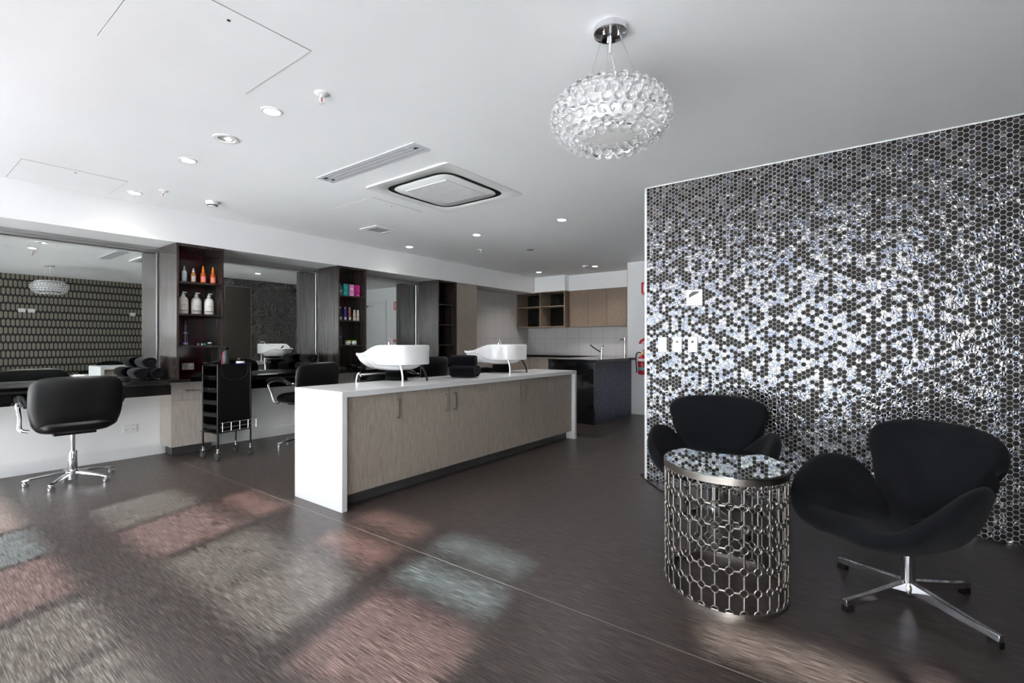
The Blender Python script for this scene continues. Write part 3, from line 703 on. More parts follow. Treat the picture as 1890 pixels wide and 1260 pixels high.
# ------------------------------------------------------------------ trolley
t = thing('salon_trolley', 'black salon trolley with castors and a wire basket, in front of the pale drawers', 'trolley', (2.205, 5.285, 0), R(7))
hw, hd = .165, .13
for sx_ in (-1, 1):
    for sy_ in (-1, 1):
        M().cyl((sx_*hw, sy_*hd, .09), (sx_*hw, sy_*hd, .93), .009, n=10).build('post', black_plastic, t)
        cs = M().cyl((sx_*hw, sy_*hd, .07), (sx_*hw, sy_*hd, .115), .011, n=12).box(sx_*hw-.016, sx_*hw-.012, sy_*hd-.02, sy_*hd+.022, .035, .075).box(sx_*hw+.012, sx_*hw+.016, sy_*hd-.02, sy_*hd+.022, .035, .075).box(sx_*hw-.016, sx_*hw+.016, sy_*hd-.02, sy_*hd+.02, .071, .076).build('castor_fork', chrome, t)
        M().lathe([(.02, -.011), (.034, -.009), (.036, 0), (.034, .009), (.02, .011)], (sx_*hw, sy_*hd+.01, .0362), 20, 'X').build('castor_wheel', mat('grey_green_rubber', (70, 78, 74), .5) if 'grey_green_rubber' not in MATS else MATS['grey_green_rubber'], cs)
box(-hw+.008, hw-.008, -hd-.006, -hd+.004, .27, .925).build('front_panel', black_plastic, t, bevel=.003)
M().tube(catmull([(-.13, -hd-.008, .92), (-.13, -hd-.008, .86), (-.10, -hd-.008, .80), (0, -hd-.008, .775), (.10, -hd-.008, .80), (.13, -hd-.008, .86), (.13, -hd-.008, .92)], 5, False), .004, 6).build('tool_holder', black_plastic, t)
box(hw-.004, hw+.002, -hd+.01, hd-.01, .27, .91).build('side_panel', black_plastic, t); box(-hw+.008, hw-.008, hd-.004, hd+.004, .275, .91).build('rear_panel', black_plastic, t)
for k, z in enumerate((.30, .42, .54, .66, .78)):
    m = M().box(-hw-.004, hw-.01, -hd+.01, hd-.01, z, z+.004)
    m.box(-hw-.008, -hw-.004, -hd+.01, hd-.01, z, z+.045).box(-hw, hw-.01, -hd+.01, -hd+.014, z, z+.05).box(-hw, hw-.01, hd-.014, hd-.01, z, z+.05)
    m.tube([(-hw-.01, -hd+.012, z+.045), (-hw-.018, 0, z+.04), (-hw-.01, hd-.012, z+.045)], .006, 6)
    m.build('tray', black_plastic, t)
box(-hw-.02, hw+.008, -hd-.006, hd+.006, .262, .272).build('base_shelf', black_plastic, t)
box(-hw-.006, hw+.006, -hd-.006, hd+.006, .914, .922).box(-hw-.006, hw+.006, -hd-.01, -hd-.004, .915, .937).box(-hw-.006, hw+.006, hd+.004, hd+.01, .915, .937).box(-hw-.01, -hw-.004, -hd, hd, .915, .937).box(hw+.004, hw+.01, -hd, hd, .915, .937).build('top_tray', black_plastic, t)
m = M(); y0, y1 = -hd-.065, -hd-.012
for z in (.285, .325, .37):
    m.tube([(-hw+.01, y1, z), (-hw+.01, y0, z), (hw+.02, y0, z), (hw+.02, y1, z)], .0022, 6)
for k in range(5):
    x = -hw+.01+k*(2*hw+.01)/4; m.tube([(x, y1, .285), (x, y0, .285), (x, y0, .37)], .0022, 6)
m.build('wire_basket', chrome, t)
# things on the trolley
t = thing('spray_bottle', 'black and hot-pink pump bottle standing on the trolley top', 'bottle', (2.175, 5.24, .924), R(-30))
M().lathe([(.034, 0), (.037, .01), (.034, .08), (.026, .13), (.018, .15)], n=20).build('body', mat('grey_green_plastic', (38, 44, 46), .35), t)
M().prism([(-.038, .003), (-.022, .003), (-.014, .13), (-.026, .13)], -.016, .016, 'XZ').build('pink_stripe', pink, t)
M().lathe([(.02, .15), (.03, .165), (.034, .18), (.024, .192), (.008, .196)], n=20).build('cap', black_plastic, t)
t = thing('product_jar', 'small black-lidded jar with a blue label on the trolley top', 'jar', (2.30, 5.215, .924))
M().lathe([(.036, 0), (.04, .004), (.04, .034), (.036, .036)], n=20).build('body', white_print, t)
M().lathe([(.0405, .004), (.041, .005), (.041, .018), (.0405, .019)], n=20).build('label_band', blue_p, t)
M().lathe([(.028, .036), (.03, .04), (.03, .066), (.026, .068)], n=20).build('lid', black_plastic, t)
t = thing('hair_clipper', 'black hair clipper with coiled cord lying on the trolley top', 'hair clipper', (2.15, 5.35, .925))
M().pillow(se_spokes(.075, .022, 3, 6, 24, lambda u, v: (u, v, .022+.004*u/.07)), .02, 6).build('body', black_plastic, t)
box(.072, .09, -.018, .018, .012, .032).build('blade', chrome, t)
M().tube([(-.07-.03*math.cos(k*.6)-.002*k, .0+.03*math.sin(k*.6), .006+.001*k) for k in range(22)], .003, 6).build('cord', black_rubber, t)

# ------------------------------------------------------------------ shelf stock
def bottle(name, label, x, y, z, prof, mt, cap=None, capm=None, lab=None, labm=None, group=None, cat='bottle', n=20, flat=1):
    t = thing(name, label, cat, (x, y, z), 0, group)
    M().lathe(prof, n=n, sy_=flat).build('body', mt, t)
    if cap: M().lathe(cap, n=n).build('cap', capm or plastic_w, t)
    if lab:
        r, z0, z1 = lab; M().add(*strip(r, z0, z1, flat)).build('label_print', labm or white_print, t)
    return t
def strip(r, z0, z1, flat=1, a0=-150, a1=-60, n=8):
    vs = []; fs = []
    for rr in (r, r+.0008):
        for z in (z0, z1):
            for k in range(n+1):
                a = R(a0+(a1-a0)*k/n); vs.append((rr*math.cos(a), rr*flat*math.sin(a), z))
    q = n+1
    for k in range(n):
        fs += [(k, k+1, q+k+1, q+k), (2*q+k, 3*q+k, 3*q+k+1, 2*q+k+1), (k, 2*q+k, 2*q+k+1, k+1), (q+k, q+k+1, 3*q+k+1, 3*q+k)]
    fs += [(0, q, 3*q, 2*q), (n, 2*q+n, 3*q+n, q+n)]
    return vs, fs
amber = mat('amber_plastic', (206, 84, 20), .15, coat=.4); orange = mat('orange_plastic', (232, 134, 24), .25); honey = mat('honey_oil', (176, 120, 52), .12, coat=.4)
cream = mat('cream_white_plastic', (214, 210, 202), .35); greyw = mat('silver_white_plastic', (190, 187, 182), .3); ink = mat('dark_ink', (50, 50, 54), .5)
violet = mat('violet_print', (150, 130, 190), .4); gun = mat('gunmetal_can', (66, 62, 70), .3, .6)
Y5 = 5.62
g = 'small bottles on the top shelf'
bottle('hair_product_bottle', 'white pump bottle with pale blue print, leftmost on the top shelf of bottle unit', 1.938, Y5, 1.761, [(.02, 0), (.022, .004), (.022, .10), (.018, .115), (.01, .12)], plastic_w, [(.012, .12), (.012, .135), (.007, .137), (.007, .165)], greyw, (.0222, .02, .09), mat('pale_blue_print', (196, 214, 224), .4), g)
bottle('hair_product_bottle', 'clear bottle of honey-coloured oil with pale cap on the top shelf', 2.021, Y5, 1.761, [(.022, 0), (.024, .004), (.024, .085), (.02, .1), (.01, .106)], honey, [(.011, .106), (.013, .108), (.013, .125), (.007, .128), (.007, .15)], mat('pale_pink_cap', (224, 206, 202), .3), (.0242, .015, .07), greyw, g)
for x, lb in ((2.111, 'orange bottle with pointed orange cap, third along the top shelf'), (2.204, 'orange bottle with pointed orange cap, rightmost on the top shelf')):
    bottle('hair_product_bottle', lb, x, Y5, 1.761, [(.025, 0), (.027, .005), (.027, .08), (.022, .11), (.013, .125)], amber, [(.014, .125), (.014, .14), (.009, .165), (.006, .185)], orange, (.0272, .02, .075), mat('salmon_print', (238, 140, 120), .4) if 'salmon_print' not in MATS else MATS['salmon_print'], g)
g = 'pump bottles on the second shelf'
for x, lb, mt in ((1.928, 'large cream pump bottle, left on the second shelf of bottle unit', cream), (2.048, 'large silvery pump bottle, centre of the second shelf of bottle unit', greyw), (2.166, 'large cream pump bottle, right on the second shelf of bottle unit', cream)):
    t = bottle('pump_bottle', lb, x, Y5, 1.441, [(.043, 0), (.046, .006), (.046, .13), (.04, .155), (.025, .172), (.016, .178)], mt, [(.017, .178), (.017, .2), (.008, .204), (.008, .215)], mt, (.0463, .03, .036), ink, g)
    M().add(*strip(.0463, .085, .088, 1, -130, -70)).build('label_print', ink, t)
    box(-.008, .03, -.008, .008, .213, .224).build('pump_head', mt, t)
t = bottle('spray_can', 'tall gunmetal spray can with violet lettering on the third shelf', 1.947, Y5, 1.121, [(.027, 0), (.028, .004), (.028, .2), (.024, .208)], gun, [(.025, .208), (.025, .25), (.022, .254)], black_plastic, (.0282, .12, .135), violet)
M().add(*strip(.0282, .012, .03)).build('label_print', violet, t)
for x, lb, mt in ((2.065, 'tiny grey pot, left of the little pots on the third shelf', plastic_g), (2.101, 'tiny silver pot in the middle of the third shelf', greyw), (2.130, 'tiny teal pot on the third shelf', mat('teal_plastic', (30, 140, 150), .35)), (2.172, 'small navy tub with white lid at right of the third shelf', mat('navy_plastic', (30, 34, 60), .35))):
    tt = thing('product_pot', lb, 'pot', (x, Y5, 1.121), 0, 'little pots on the third shelf')
    w_ = .019 if 'navy' in lb else .011
    M().lathe([(w_*.9, 0), (w_, .003), (w_, .018), (w_*.8, .02)], n=16).build('body', mt, tt)
    M().lathe([(w_*.95, .02), (w_*.95, .03), (w_*.8, .032)], n=16).build('lid', white_print if 'navy' in lb else black_plastic, tt)
# unit 2
teal_box = mat('teal_card', (0, 150, 146), .45); lilac = mat('lilac_card', (196, 130, 176), .45); magenta = mat('magenta_card', (206, 30, 130), .45)
bottle('hair_product_bottle', 'grey-green pump bottle at the left of the coloured boxes', 3.719, Y5, 1.766, [(.028, 0), (.03, .004), (.03, .10), (.024, .112), (.012, .116)], mat('sage_plastic', (84, 104, 92), .3), [(.012, .116), (.012, .13), (.006, .132), (.006, .16)], cream, (.0302, .04, .07), greyw)
def carton(label, x, y, z, w_, d_, h_, mt, group, marks):
    t = thing('product_box', label, 'box', (x, y, z), R(-4), group)
    box(-w_/2, w_/2, -d_/2, d_/2, 0, h_).build('carton', mt, t, bevel=.001)
    m = M()
    for a, b_, z0, z1 in marks: m.box(a, b_, -d_/2-.0006, -d_/2+.0004, z0, z1)
    m.build('printed_mark', white_print, t)
g = 'product boxes on the top shelf of the middle unit'
carton('teal product box, left of the three coloured boxes', 3.795, Y5, 1.766, .068, .05, .155, teal_box, g, [(-.006, .006, .1, .112), (-.02, .002, .04, .043), (-.02, .0, .03, .033)])
carton('lilac product box between the teal and magenta boxes', 3.885, Y5, 1.766, .068, .05, .155, lilac, g, [(-.018, .018, .1, .108), (-.014, .02, .085, .093), (-.01, .02, .012, .018)])
carton('magenta product box, right of the three coloured boxes', 3.977, Y5, 1.766, .068, .05, .155, magenta, g, [(.016, .028, .13, .142), (-.015, .02, .015, .025), (.01, .013, .06, .11)])
g = 'slim bottles on the middle unit'
slim = [(.018, 0), (.02, .004), (.02, .06), (.016, .09), (.018, .12), (.012, .15), (.009, .155)]
for x, lb, mt in ((3.728, 'slim black bottle with pale cap on the middle unit second shelf', black_plastic), (3.797, 'slim cobalt blue bottle on the middle unit second shelf', mat('cobalt_plastic', (52, 50, 160), .25)), (3.868, 'slim copper-brown bottle on the middle unit second shelf', mat('copper_plastic', (130, 80, 66), .25))):
    bottle('hair_product_bottle', lb, x, Y5, 1.441, slim, mt, [(.01, .155), (.011, .157), (.011, .175), (.008, .178)], mat('pale_cap', (216, 196, 186), .3) if 'pale_cap' not in MATS else MATS['pale_cap'], (.0202, .01, .045), greyw, g)
for x, lb in ((3.943, 'cream flat bottle, left of the pair on the middle unit'), (3.996, 'cream flat bottle, right of the pair on the middle unit')):
    bottle('hair_product_bottle', lb, x, Y5, 1.441, [(.022, 0), (.023, .004), (.02, .08), (.015, .145), (.01, .15)], mat('cream_plastic', (222, 204, 190), .3) if 'cream_plastic' not in MATS else MATS['cream_plastic'], None, None, (.0215, .05, .056), ink, g, flat=.6)
t = bottle('spray_can', 'tall dark spray can at left of the middle unit third shelf', 3.722, Y5, 1.121, [(.026, 0), (.027, .004), (.027, .2), (.02, .208)], gun, [(.02, .208), (.02, .235), (.016, .238)], black_plastic, (.0272, .1, .115), violet)
for x, lb in ((3.841, 'white jar with lime green lid, left of the pair'), (3.936, 'white jar with lime green lid, right of the pair')):
    t = thing('cream_jar', lb, 'jar', (x, Y5, 1.121), 0, 'jars on the middle unit')
    M().lathe([(.026, 0), (.034, .01), (.035, .035), (.033, .04)], n=20).build('body', white_print, t)
    M().lathe([(.034, .041), (.035, .043), (.035, .058), (.032, .06)], n=20).build('lid', mat('lime_plastic', (140, 190, 70), .35) if 'lime_plastic' not in MATS else MATS['lime_plastic'], t)
    M().add(*strip(.0353, .018, .023, 1, -120, -70)).build('label_print', ink, t)
# power points
def outlet(name, label, cat, loc, rz, w_=.115, h_=.072, double=True):
    t = thing(name, label, cat, loc, rz)
    box(-w_/2, w_/2, -.008, 0, -h_/2, h_/2).build('plate', plastic_w, t, bevel=.002)
    for s_ in ((-1, 1) if double else (0,)):
        cx = s_*w_*.24
        box(cx-.011, cx+.011, -.011, -.008, .012, .024).build('switch', white_print, t)
        m = M()
        for (a, b_) in ((-.008, -.004), (.008, -.004), (0, -.018)): m.box(cx+a-.0015, cx+a+.0015, -.0086, -.0078, b_-.004, b_+.004)
        m.build('socket_slots', dark_gap, t)
    return t
outlet('power_outlet', 'white double power outlet low on the wall by the leftmost chair', 'power outlet', (1.575, 5.949, .295), 0)
outlet('power_outlet', 'white double power outlet in the bottom niche of the bottle shelf unit', 'power outlet', (2.08, 5.932, .895), 0)
outlet('power_outlet', 'white double power outlet in the bottom niche of the middle shelf unit', 'power outlet', (3.86, 5.932, .90), 0)
outlet('power_outlet', 'white power outlet on the grey tiles behind the farther basin', 'power outlet', (6.87, 5.949, 1.02), 0)
outlet('power_outlet', 'white power outlet on the grey tiles near the tiled corner', 'power outlet', (7.95, 5.949, 1.06), 0)
outlet('power_outlet', 'white double outlet low on the wall behind the trolley castors', 'power outlet', (2.75, 5.949, .12+.14), 0)
for x, lb in ((1.78, 'white wall plate on the wallpaper, left of the pair in the mirror'), (1.91, 'white wall plate on the wallpaper, right of the pair in the mirror'), (3.50, 'single white wall plate on the wallpaper near the mosaic corner')):
    outlet('power_outlet', lb, 'wall plate', (x, YN+.001, 1.765), R(180), .1, .07)
# hair tools and cords in the niches
t = thing('coiled_cable', 'black coiled power cord lying in the niche below the white bottles', 'cable', (2.08, 5.6, .791))
M().tube([((.07+.01*math.sin(k*1.3))*math.cos(k*.55), (.05+.008*math.cos(k*.9))*math.sin(k*.55), .006+.0013*k) for k in range(40)], .0045, 6).build('cord', black_rubber, t)
box(.05, .1, -.05, -.01, .006, .05).build('plug', black_plastic, t)
t = thing('hair_dryer', 'black hair dryer lying in the middle unit niche, cord over the bench', 'hair dryer', (3.93, 5.58, .791), R(20))
M().tube([(-.1, 0, .04), (-.03, 0, .042), (.04, 0, .042), (.06, 0, .042)], [.026, .036, .04, .03], 16).build('barrel', black_plastic, t)
M().tube([(.0, 0, .036), (.03, -.08, .02)], [.018, .016], 10).build('handle', black_plastic, t)
M().lathe([(.02, .061), (.026, .06), (.026, .066), (.02, .068)], (0, 0, .042), 16, 'X').v and None
M().tube([(.061, 0, .042), (.069, 0, .042)], [.022, .02], 16).build('rear_cap', mat('dusty_pink', (150, 100, 105), .4), t)
M().tube(catmull([(.03, -.08, .02), (-.02, -.12, .008), (-.08, -.11, .01), (-.13, -.17, .0), (-.125, -.185, -.06), (-.13, -.19, -.15), (-.16, -.2, -.26)], 6, False), .004, 6).build('cord', black_rubber, t)
t = thing('hair_straightener', 'black hair straightener in the middle unit niche with trailing cord', 'hair straightener', (3.72, 5.62, .792), R(-12))
M().tube([(-.07, 0, .014), (.08, 0, .014)], [.012, .014], 10).build('lower_plate', black_plastic, t)
M().tube([(-.07, 0, .06), (.08, 0, .018)], [.012, .013], 10).build('upper_plate', black_plastic, t)
M().tube(catmull([(.08, 0, .014), (.12, -.05, .012), (.1, -.14, .008), (.11, -.185, -.04), (.12, -.19, -.12), (.17, -.2, -.2), (.17, -.2, -.3)], 6, False), .004, 6).build('cord', black_rubber, t)

# ================================================================== CEILING THINGS
def downlight(x, y, label, lit=True):
    t = thing('downlight', label, 'ceiling light', (x, y, ZC), 0, 'recessed downlights')
    m = M(); n = 28
    rings = [[Vector((r*math.cos(2*PI*j/n), r*math.sin(2*PI*j/n), z)) for j in range(n)] for r, z in ((.056, 0), (.054, -.006), (.042, -.007), (.040, -.001))]
    m.loft(rings, cap0=False, cap1=False).build('trim_ring', white_skirt, t)
    M().lathe([(.040, -.0045), (.040, -.0015)], n=24).build('lamp', lamp_on, t)
    l = bpy.data.lights.new('spot', 'SPOT'); l.energy = 32; l.spot_size = R(125); l.spot_blend = .7; l.shadow_soft_size = .04; l.color = (1, .98, .96)
    o = bpy.data.objects.new('light_source', l); COL.objects.link(o); o.parent = t; o.location = (0, 0, -.012)
    return t
DL = [(1.37, 2.72, 'round downlight nearest the square access hatch'), (1.38, 3.93, 'round downlight just left of the starburst gimbal light'), (1.40, 5.15, 'round downlight nearest the far left mirror'),
      (4.43, 5.08, 'round downlight in the middle row closest to the mirror wall'), (4.43, 3.87, 'round downlight in the centre of the middle row'), (4.43, 2.675, 'round downlight in the middle row nearest the mosaic wall'),
      (7.46, 5.0, 'round downlight over the open kitchen cubbies'), (7.46, 3.855, 'round downlight over the closed kitchen cupboards')]
for x, y, lb in DL: downlight(x, y, lb)
t = thing('gimbal_light', 'adjustable round ceiling light showing one bright star point', 'ceiling light', (1.38, 3.32, ZC))
M().loft([[Vector((r*math.cos(2*PI*j/32), r*math.sin(2*PI*j/32), z)) for j in range(32)] for r, z in ((.075, 0), (.073, -.006), (.052, -.007), (.05, -.001))], cap0=False, cap1=False).build('trim_ring', white_skirt, t)
M().lathe([(.050, -.003), (.050, -.0015)], n=28).build('baffle', plastic_g, t)
M().lathe([(.014, -.009), (.016, -.004)], (.01, -.005, 0), 16).build('lamp', lamp_on, t)
def sprinkler(x, y, label):
    t = thing('fire_sprinkler', label, 'sprinkler', (x, y, ZC), 0, 'fire sprinklers')
    M().lathe([(.038, 0), (.038, -.003), (.03, -.008), (.018, -.009)][::-1], n=24).build('flange', white_skirt, t)
    m = M().cyl((0, 0, -.008), (0, 0, -.022), .009, n=12)
    for s_ in (-1, 1): m.tube([(s_*.006, 0, -.02), (s_*.013, 0, -.032), (s_*.011, 0, -.044), (0, 0, -.052)], .0028, 6)
    m.lathe([(.017, -.056), (.017, -.0545)], n=14).build('nozzle_frame', plastic_w, t)
    M().cyl((0, 0, -.022), (0, 0, -.05), .0025, n=8).build('bulb', red, t)
sprinkler(1.43, 2.32, 'white fire sprinkler head closest to the camera, beside the near downlight')
sprinkler(1.53, 4.89, 'white fire sprinkler head beside the left mirror downlight')
sprinkler(5.16, 4.43, 'white fire sprinkler head beyond the middle row of downlights')
sprinkler(7.4, 5.80-.55, 'white fire sprinkler head near the kitchen cubbies')
sprinkler(5.45, 1.95, 'white fire sprinkler head in the corridor by the mosaic corner')
def detector(x, y, label):
    t = thing('smoke_detector', label, 'smoke detector', (x, y, ZC), 0, 'smoke detectors')
    M().lathe([(.03, -.048), (.04, -.044), (.043, -.03), (.052, -.022), (.055, 0)], n=28).build('housing', plastic_w, t)
    M().lathe([(.042, -.042), (.0435, -.041), (.0445, -.033), (.043, -.032)], n=28).build('vent_slot', dark_gap, t)
detector(1.92, 4.91, 'white smoke detector near the mirror wall at left'); detector(7.31, 3.96, 'white smoke detector near the kitchen downlights')
tag(M().lathe([(.05, ZC-.004), (.052, ZC-.001)], (5.6, 3.9, 0), 24).build('ceiling_speaker', plastic_g), 'flat grey round cover on the ceiling beyond the middle downlights', 'ceiling cover')
t = thing('linear_diffuser', 'long narrow slot air diffuser on the ceiling beside the cassette unit', 'air vent', (2.208, 2.975, ZC))
box(-.075, .075, -.565, .565, -.006, 0).build('frame', grille_g, t)
m = M()
for x in (-.04, 0, .04): m.box(x-.004, x+.004, -.545, .545, -.0075, -.006)
m.build('slots', mat('slot_grey', (150, 151, 154), .6), t)
box(-.045, -.02, .48, .52, -.009, -.007).box(-.02, .0, -.53, -.5, -.009, -.007).box(.01, .03, .47, .5, -.009, -.007).build('damper_key', dark_gap, t)
t = thing('ceiling_cassette', 'square white ceiling air-conditioning cassette with dark curved slot', 'air conditioner', (2.98, 2.955, ZC))
def rsq(h, e, n=48): return [(h*(abs(math.cos(2*PI*j/n))**(2/e))*(1 if math.cos(2*PI*j/n) >= 0 else -1), h*(abs(math.sin(2*PI*j/n))**(2/e))*(1 if math.sin(2*PI*j/n) >= 0 else -1)) for j in range(n)]
def ring(h, e, z): return [Vector((a, b_, z)) for a, b_ in rsq(h, e)]
M().loft([[Vector((a*k, b_*k, z)) for a, b_ in rsq(1, 40)] for k, z in ((.475, 0), (.475, -.012))]+[ring(.385, 6, -.014), ring(.380, 6, -.010)], cap0=False, cap1=False).build('fascia', plastic_w, t)
M().loft([ring(.381, 6, -.011), ring(.381, 6, -.002), ring(.30, 6, -.002)], cap1=True, cap0=False).build('air_slot', dark_gap, t)
M().loft([ring(.330, 7, -.004), ring(.335, 7, -.012), ring(.328, 7, -.017), ring(.02, 7, -.018)], cap0=False).build('centre_panel', plastic_w, t)
box(-.235, .235, -.235, .235, -.022, -.018).build('intake_grille', mat('pale_grille', (222, 222, 223), .6), t)
t = thing('square_air_vent', 'small square air vent on the ceiling beyond the cassette unit', 'air vent', (3.54, 4.585, ZC))
M().loft([[Vector((a, b_, z)) for a, b_ in ((-h, -h), (h, -h), (h, h), (-h, h))] for h, z in ((.15, 0), (.15, -.008), (.105, -.014), (.10, -.004))], cap0=False, cap1=False).build('frame', plastic_w, t)
m = box(-.10, .10, -.10, .10, -.006, -.003)
for k in range(9): m.box(-.1, .1, -.092+k*.022, -.086+k*.022, -.010, -.006)
m.build('grille', mat('vent_grey', (170, 171, 173), .6), t)
def hatch(x0, x1, y0, y1, label, kx, ky):
    cx, cy = (x0+x1)/2, (y0+y1)/2; t = thing('access_hatch', label, 'access hatch', (cx, cy, ZC), 0, 'ceiling access hatches')
    w_, h_ = (x1-x0)/2, (y1-y0)/2; g_ = .0028
    box(-w_-g_, w_+g_, -h_-g_, h_+g_, -.0012, -.0004).build('gap', mat('hatch_gap', (120, 120, 122), .7) if 'hatch_gap' not in MATS else MATS['hatch_gap'], t)
    box(-w_, w_, -h_, h_, -.0028, -.0012).build('panel', white_ceil, t)
    M().lathe([(.007, -.004), (.007, -.0028)], (kx-cx, ky-cy, 0), 14).build('lock', dark_gap, t)
hatch(.59, 1.19, 2.02, 2.64, 'square ceiling access hatch at top left with small round lock', .878, 2.09)
hatch(.66, 1.27, 4.84, 5.46, 'square ceiling access hatch near the left mirror wall', .962, 4.90)
hatch(2.72, 3.32, 3.62, 4.22, 'faint ceiling access hatch between cassette unit and small vent', 3.008, 3.703)

# ------------------------------------------------------------------ pendant lamp
PX, PY = 1.85, .885
t = thing('pendant_lamp', 'round pendant lamp of clear acrylic beads hanging from a chrome ceiling rose', 'pendant lamp', (PX, PY, 2.075))
M().lathe([(.06, .347), (.068, .349), (.068, .374), (.066, .375)], n=40).build('ceiling_rose', chrome, t)
m = M(); ws = M()
for k in range(3):
    a = R(40+120*k); p0 = (.035*math.cos(a), .035*math.sin(a), .345); m.lathe([(.004, .333), (.006, .336), (.006, .347)], p0[:2]+(0,), 12)
    ws.cyl(p0, (.13*math.cos(a), .13*math.sin(a), .09), .0008, n=6)
    ws.cyl((.13*math.cos(a), .13*math.sin(a), .09), (.16*math.cos(a), .16*math.sin(a), .0), .0008, n=6)
m.build('cable_grip', chrome, t); ws.build('suspension_wire', steel, t)
M().tube(catmull([(0, 0, .35), (.0, .0, .28), (.015, -.01, .2), (.05, .03, .1), (.06, .03, .06)], 6, False), .0016, 6).lathe([(.006, .27), (.006, .34)], n=10).build('power_cord', mat('clear_cord', (190, 190, 190), .2), t)
M().lathe([(.10, -.062), (.135, -.05), (.152, -.02), (.152, .02), (.135, .05), (.10, .062)], n=40).build('diffuser', opal, t)
for z, r in ((-.082, .163), (.082, .163), (0, .205)): M().tube([(r*math.cos(2*PI*j/48), r*math.sin(2*PI*j/48), z) for j in range(48)], .0018, 6, closed=True).build('wire_ring', chrome, t)
beads = []
for k, (z, r, n) in enumerate([(.095, .135, 18), (.082, .178, 25), (.052, .213, 30), (.018, .228, 32), (-.018, .228, 32), (-.052, .213, 30), (-.082, .178, 25), (-.095, .135, 18)]):
    for j in range(n):
        a = 2*PI*(j+.5*(k % 2))/n; beads.append((r*math.cos(a), r*math.sin(a), z))
beads.sort(key=lambda p: (p[0]+PX)**2+(p[1]+PY)**2+(p[2]+2.075-1.15)**2)
BR = .0198
def bead(m, p): m.sphere(p, BR, 16, 10)
b0 = M(); bead(b0, (0, 0, 0)); bo = b0.build('bead', bead_glass, t); bo.location = beads[0]
for p in beads[1:100]:
    o = bo.copy(); COL.objects.link(o); o.parent = t; o.location = p
m = M()
for p in beads[100:]: bead(m, p)
tag(m.build('bead_cluster', bead_glass, t), kind='stuff')
sw = M()
for p in beads:
    v = Vector(p); q = v.copy(); q.x *= .75; q.y *= .75; q.z *= .75
    sw.cyl(q, v*.97, .0009, n=5)
tag(sw.build('bead_stems', mat('clear_stem', (225, 225, 225), .1), t), kind='stuff')

# ================================================================== LOUNGE
def swan(loc, rz, base, label, kx=1.0):
    t = thing('swan_armchair', label, 'armchair', loc, rz, 'curved lounge armchairs')
    # rim: position, end direction, start handle, end handle
    H = [((0, .43, .355), (0, .85, -.4), .18, .10),
         ((.15, .44, .36), (.2, .9, -.3), .19, .11),
         ((.275, .405, .42), (.45, .65, .5), .20, .13),
         ((.345, .31, .515), (.35, .3, .88), .22, .16),
         ((.365, .18, .59), (.22, .05, .97), .24, .19),
         ((.352, .05, .605), (.25, -.12, .95), .24, .19),
         ((.30, -.05, .555), (.55, -.3, .78), .20, .14),
         ((.185, -.045, .41), (.8, -.2, .5), .09, .06),
         ((.205, -.13, .49), (.5, -.25, .8), .15, .11),
         ((.265, -.13, .585), (.62, .05, .78), .19, .15),
         ((.312, -.135, .675), (.45, .0, .89), .22, .19),
         ((.29, -.165, .745), (.32, -.1, .94), .23, .21),
         ((.175, -.21, .785), (.15, -.3, .94), .24, .23),
         ((0, -.225, .795), (0, -.32, .95), .25, .24)]
    full = H+[((-p[0], p[1], p[2]), (-d[0], d[1], d[2]), a, b_) for p, d, a, b_ in H[-2:0:-1]]
    flat_ = [tuple(p)+tuple(d)+(a, b_) for p, d, a, b_ in full]
    pts = catmull(flat_, 5); C0 = Vector((0, .11, .325)); K = 14; sp = []
    for q in pts:
        B = Vector((q[0]*kx, q[1], q[2])); D = Vector(q[3:6]).normalized(); a, b_ = q[6], q[7]
        d0 = Vector((B.x-C0.x, B.y-C0.y, 0)).normalized()
        if B.z > .6 and B.y < -.1: d0 = Vector((B.x*.75, -.32, 0)).normalized()
        P0, P1, P2, P3 = C0, C0+d0*a, B-D*b_, B; row = []
        for k in range(K+1):
            u = 1-(1-k/K)**1.25; row.append(P0*(1-u)**3+P1*3*u*(1-u)**2+P2*3*u*u*(1-u)+P3*u**3)
        sp.append(row)
    M().pillow(sp, .042, K, pw=6).build('upholstered_shell', fabric, t, sub=1, angle=180)
    M().lathe([(.026, .05), (.026, .30)], n=24).build('post', chrome, t)
    M().lathe([(.09, .282), (.10, .286), (.10, .298)], n=24).build('seat_mount', black_plastic, t)
    M().lathe([(.03, .03), (.034, .035), (.034, .075), (.026, .09)], n=24).build('hub', chrome, t)
    for k in range(4):
        a = R(90*k)+base-rz; c, s_ = math.cos(a), math.sin(a); rings = []
        for r, zt, zb, w_ in ((.02, .094, .048, .018), (.12, .080, .042, .016), (.25, .060, .032, .014), (.345, .050, .024, .013)):
            rings.append([Vector((c*r-s_*w_*q, s_*r+c*w_*q, z)) for q, z in ((-1, zb), (1, zb), (.8, zt), (-.8, zt))])
        lg = M().loft(rings).build('leg', chrome, t, bevel=.002)
        M().box(-.03, .012, -.012, .012, 0, .024, 0, Matrix.Translation((c*.335, s_*.335, 0)) @ Matrix.Rotation(a, 4, 'Z')).build('foot_pad', black_rubber, lg)
    return t
s_a = swan((2.785, -.105, 0), R(55), R(50), 'curved charcoal fabric lounge chair at lower right, nearest the camera', .88)
swan((3.33, .855, 0), R(98), R(48), 'curved charcoal fabric lounge chair behind the oval metal table')
swan((1.15, -.72, 0), R(0), R(10), 'third curved charcoal lounge chair against the wallpaper, seen in the far left mirror')

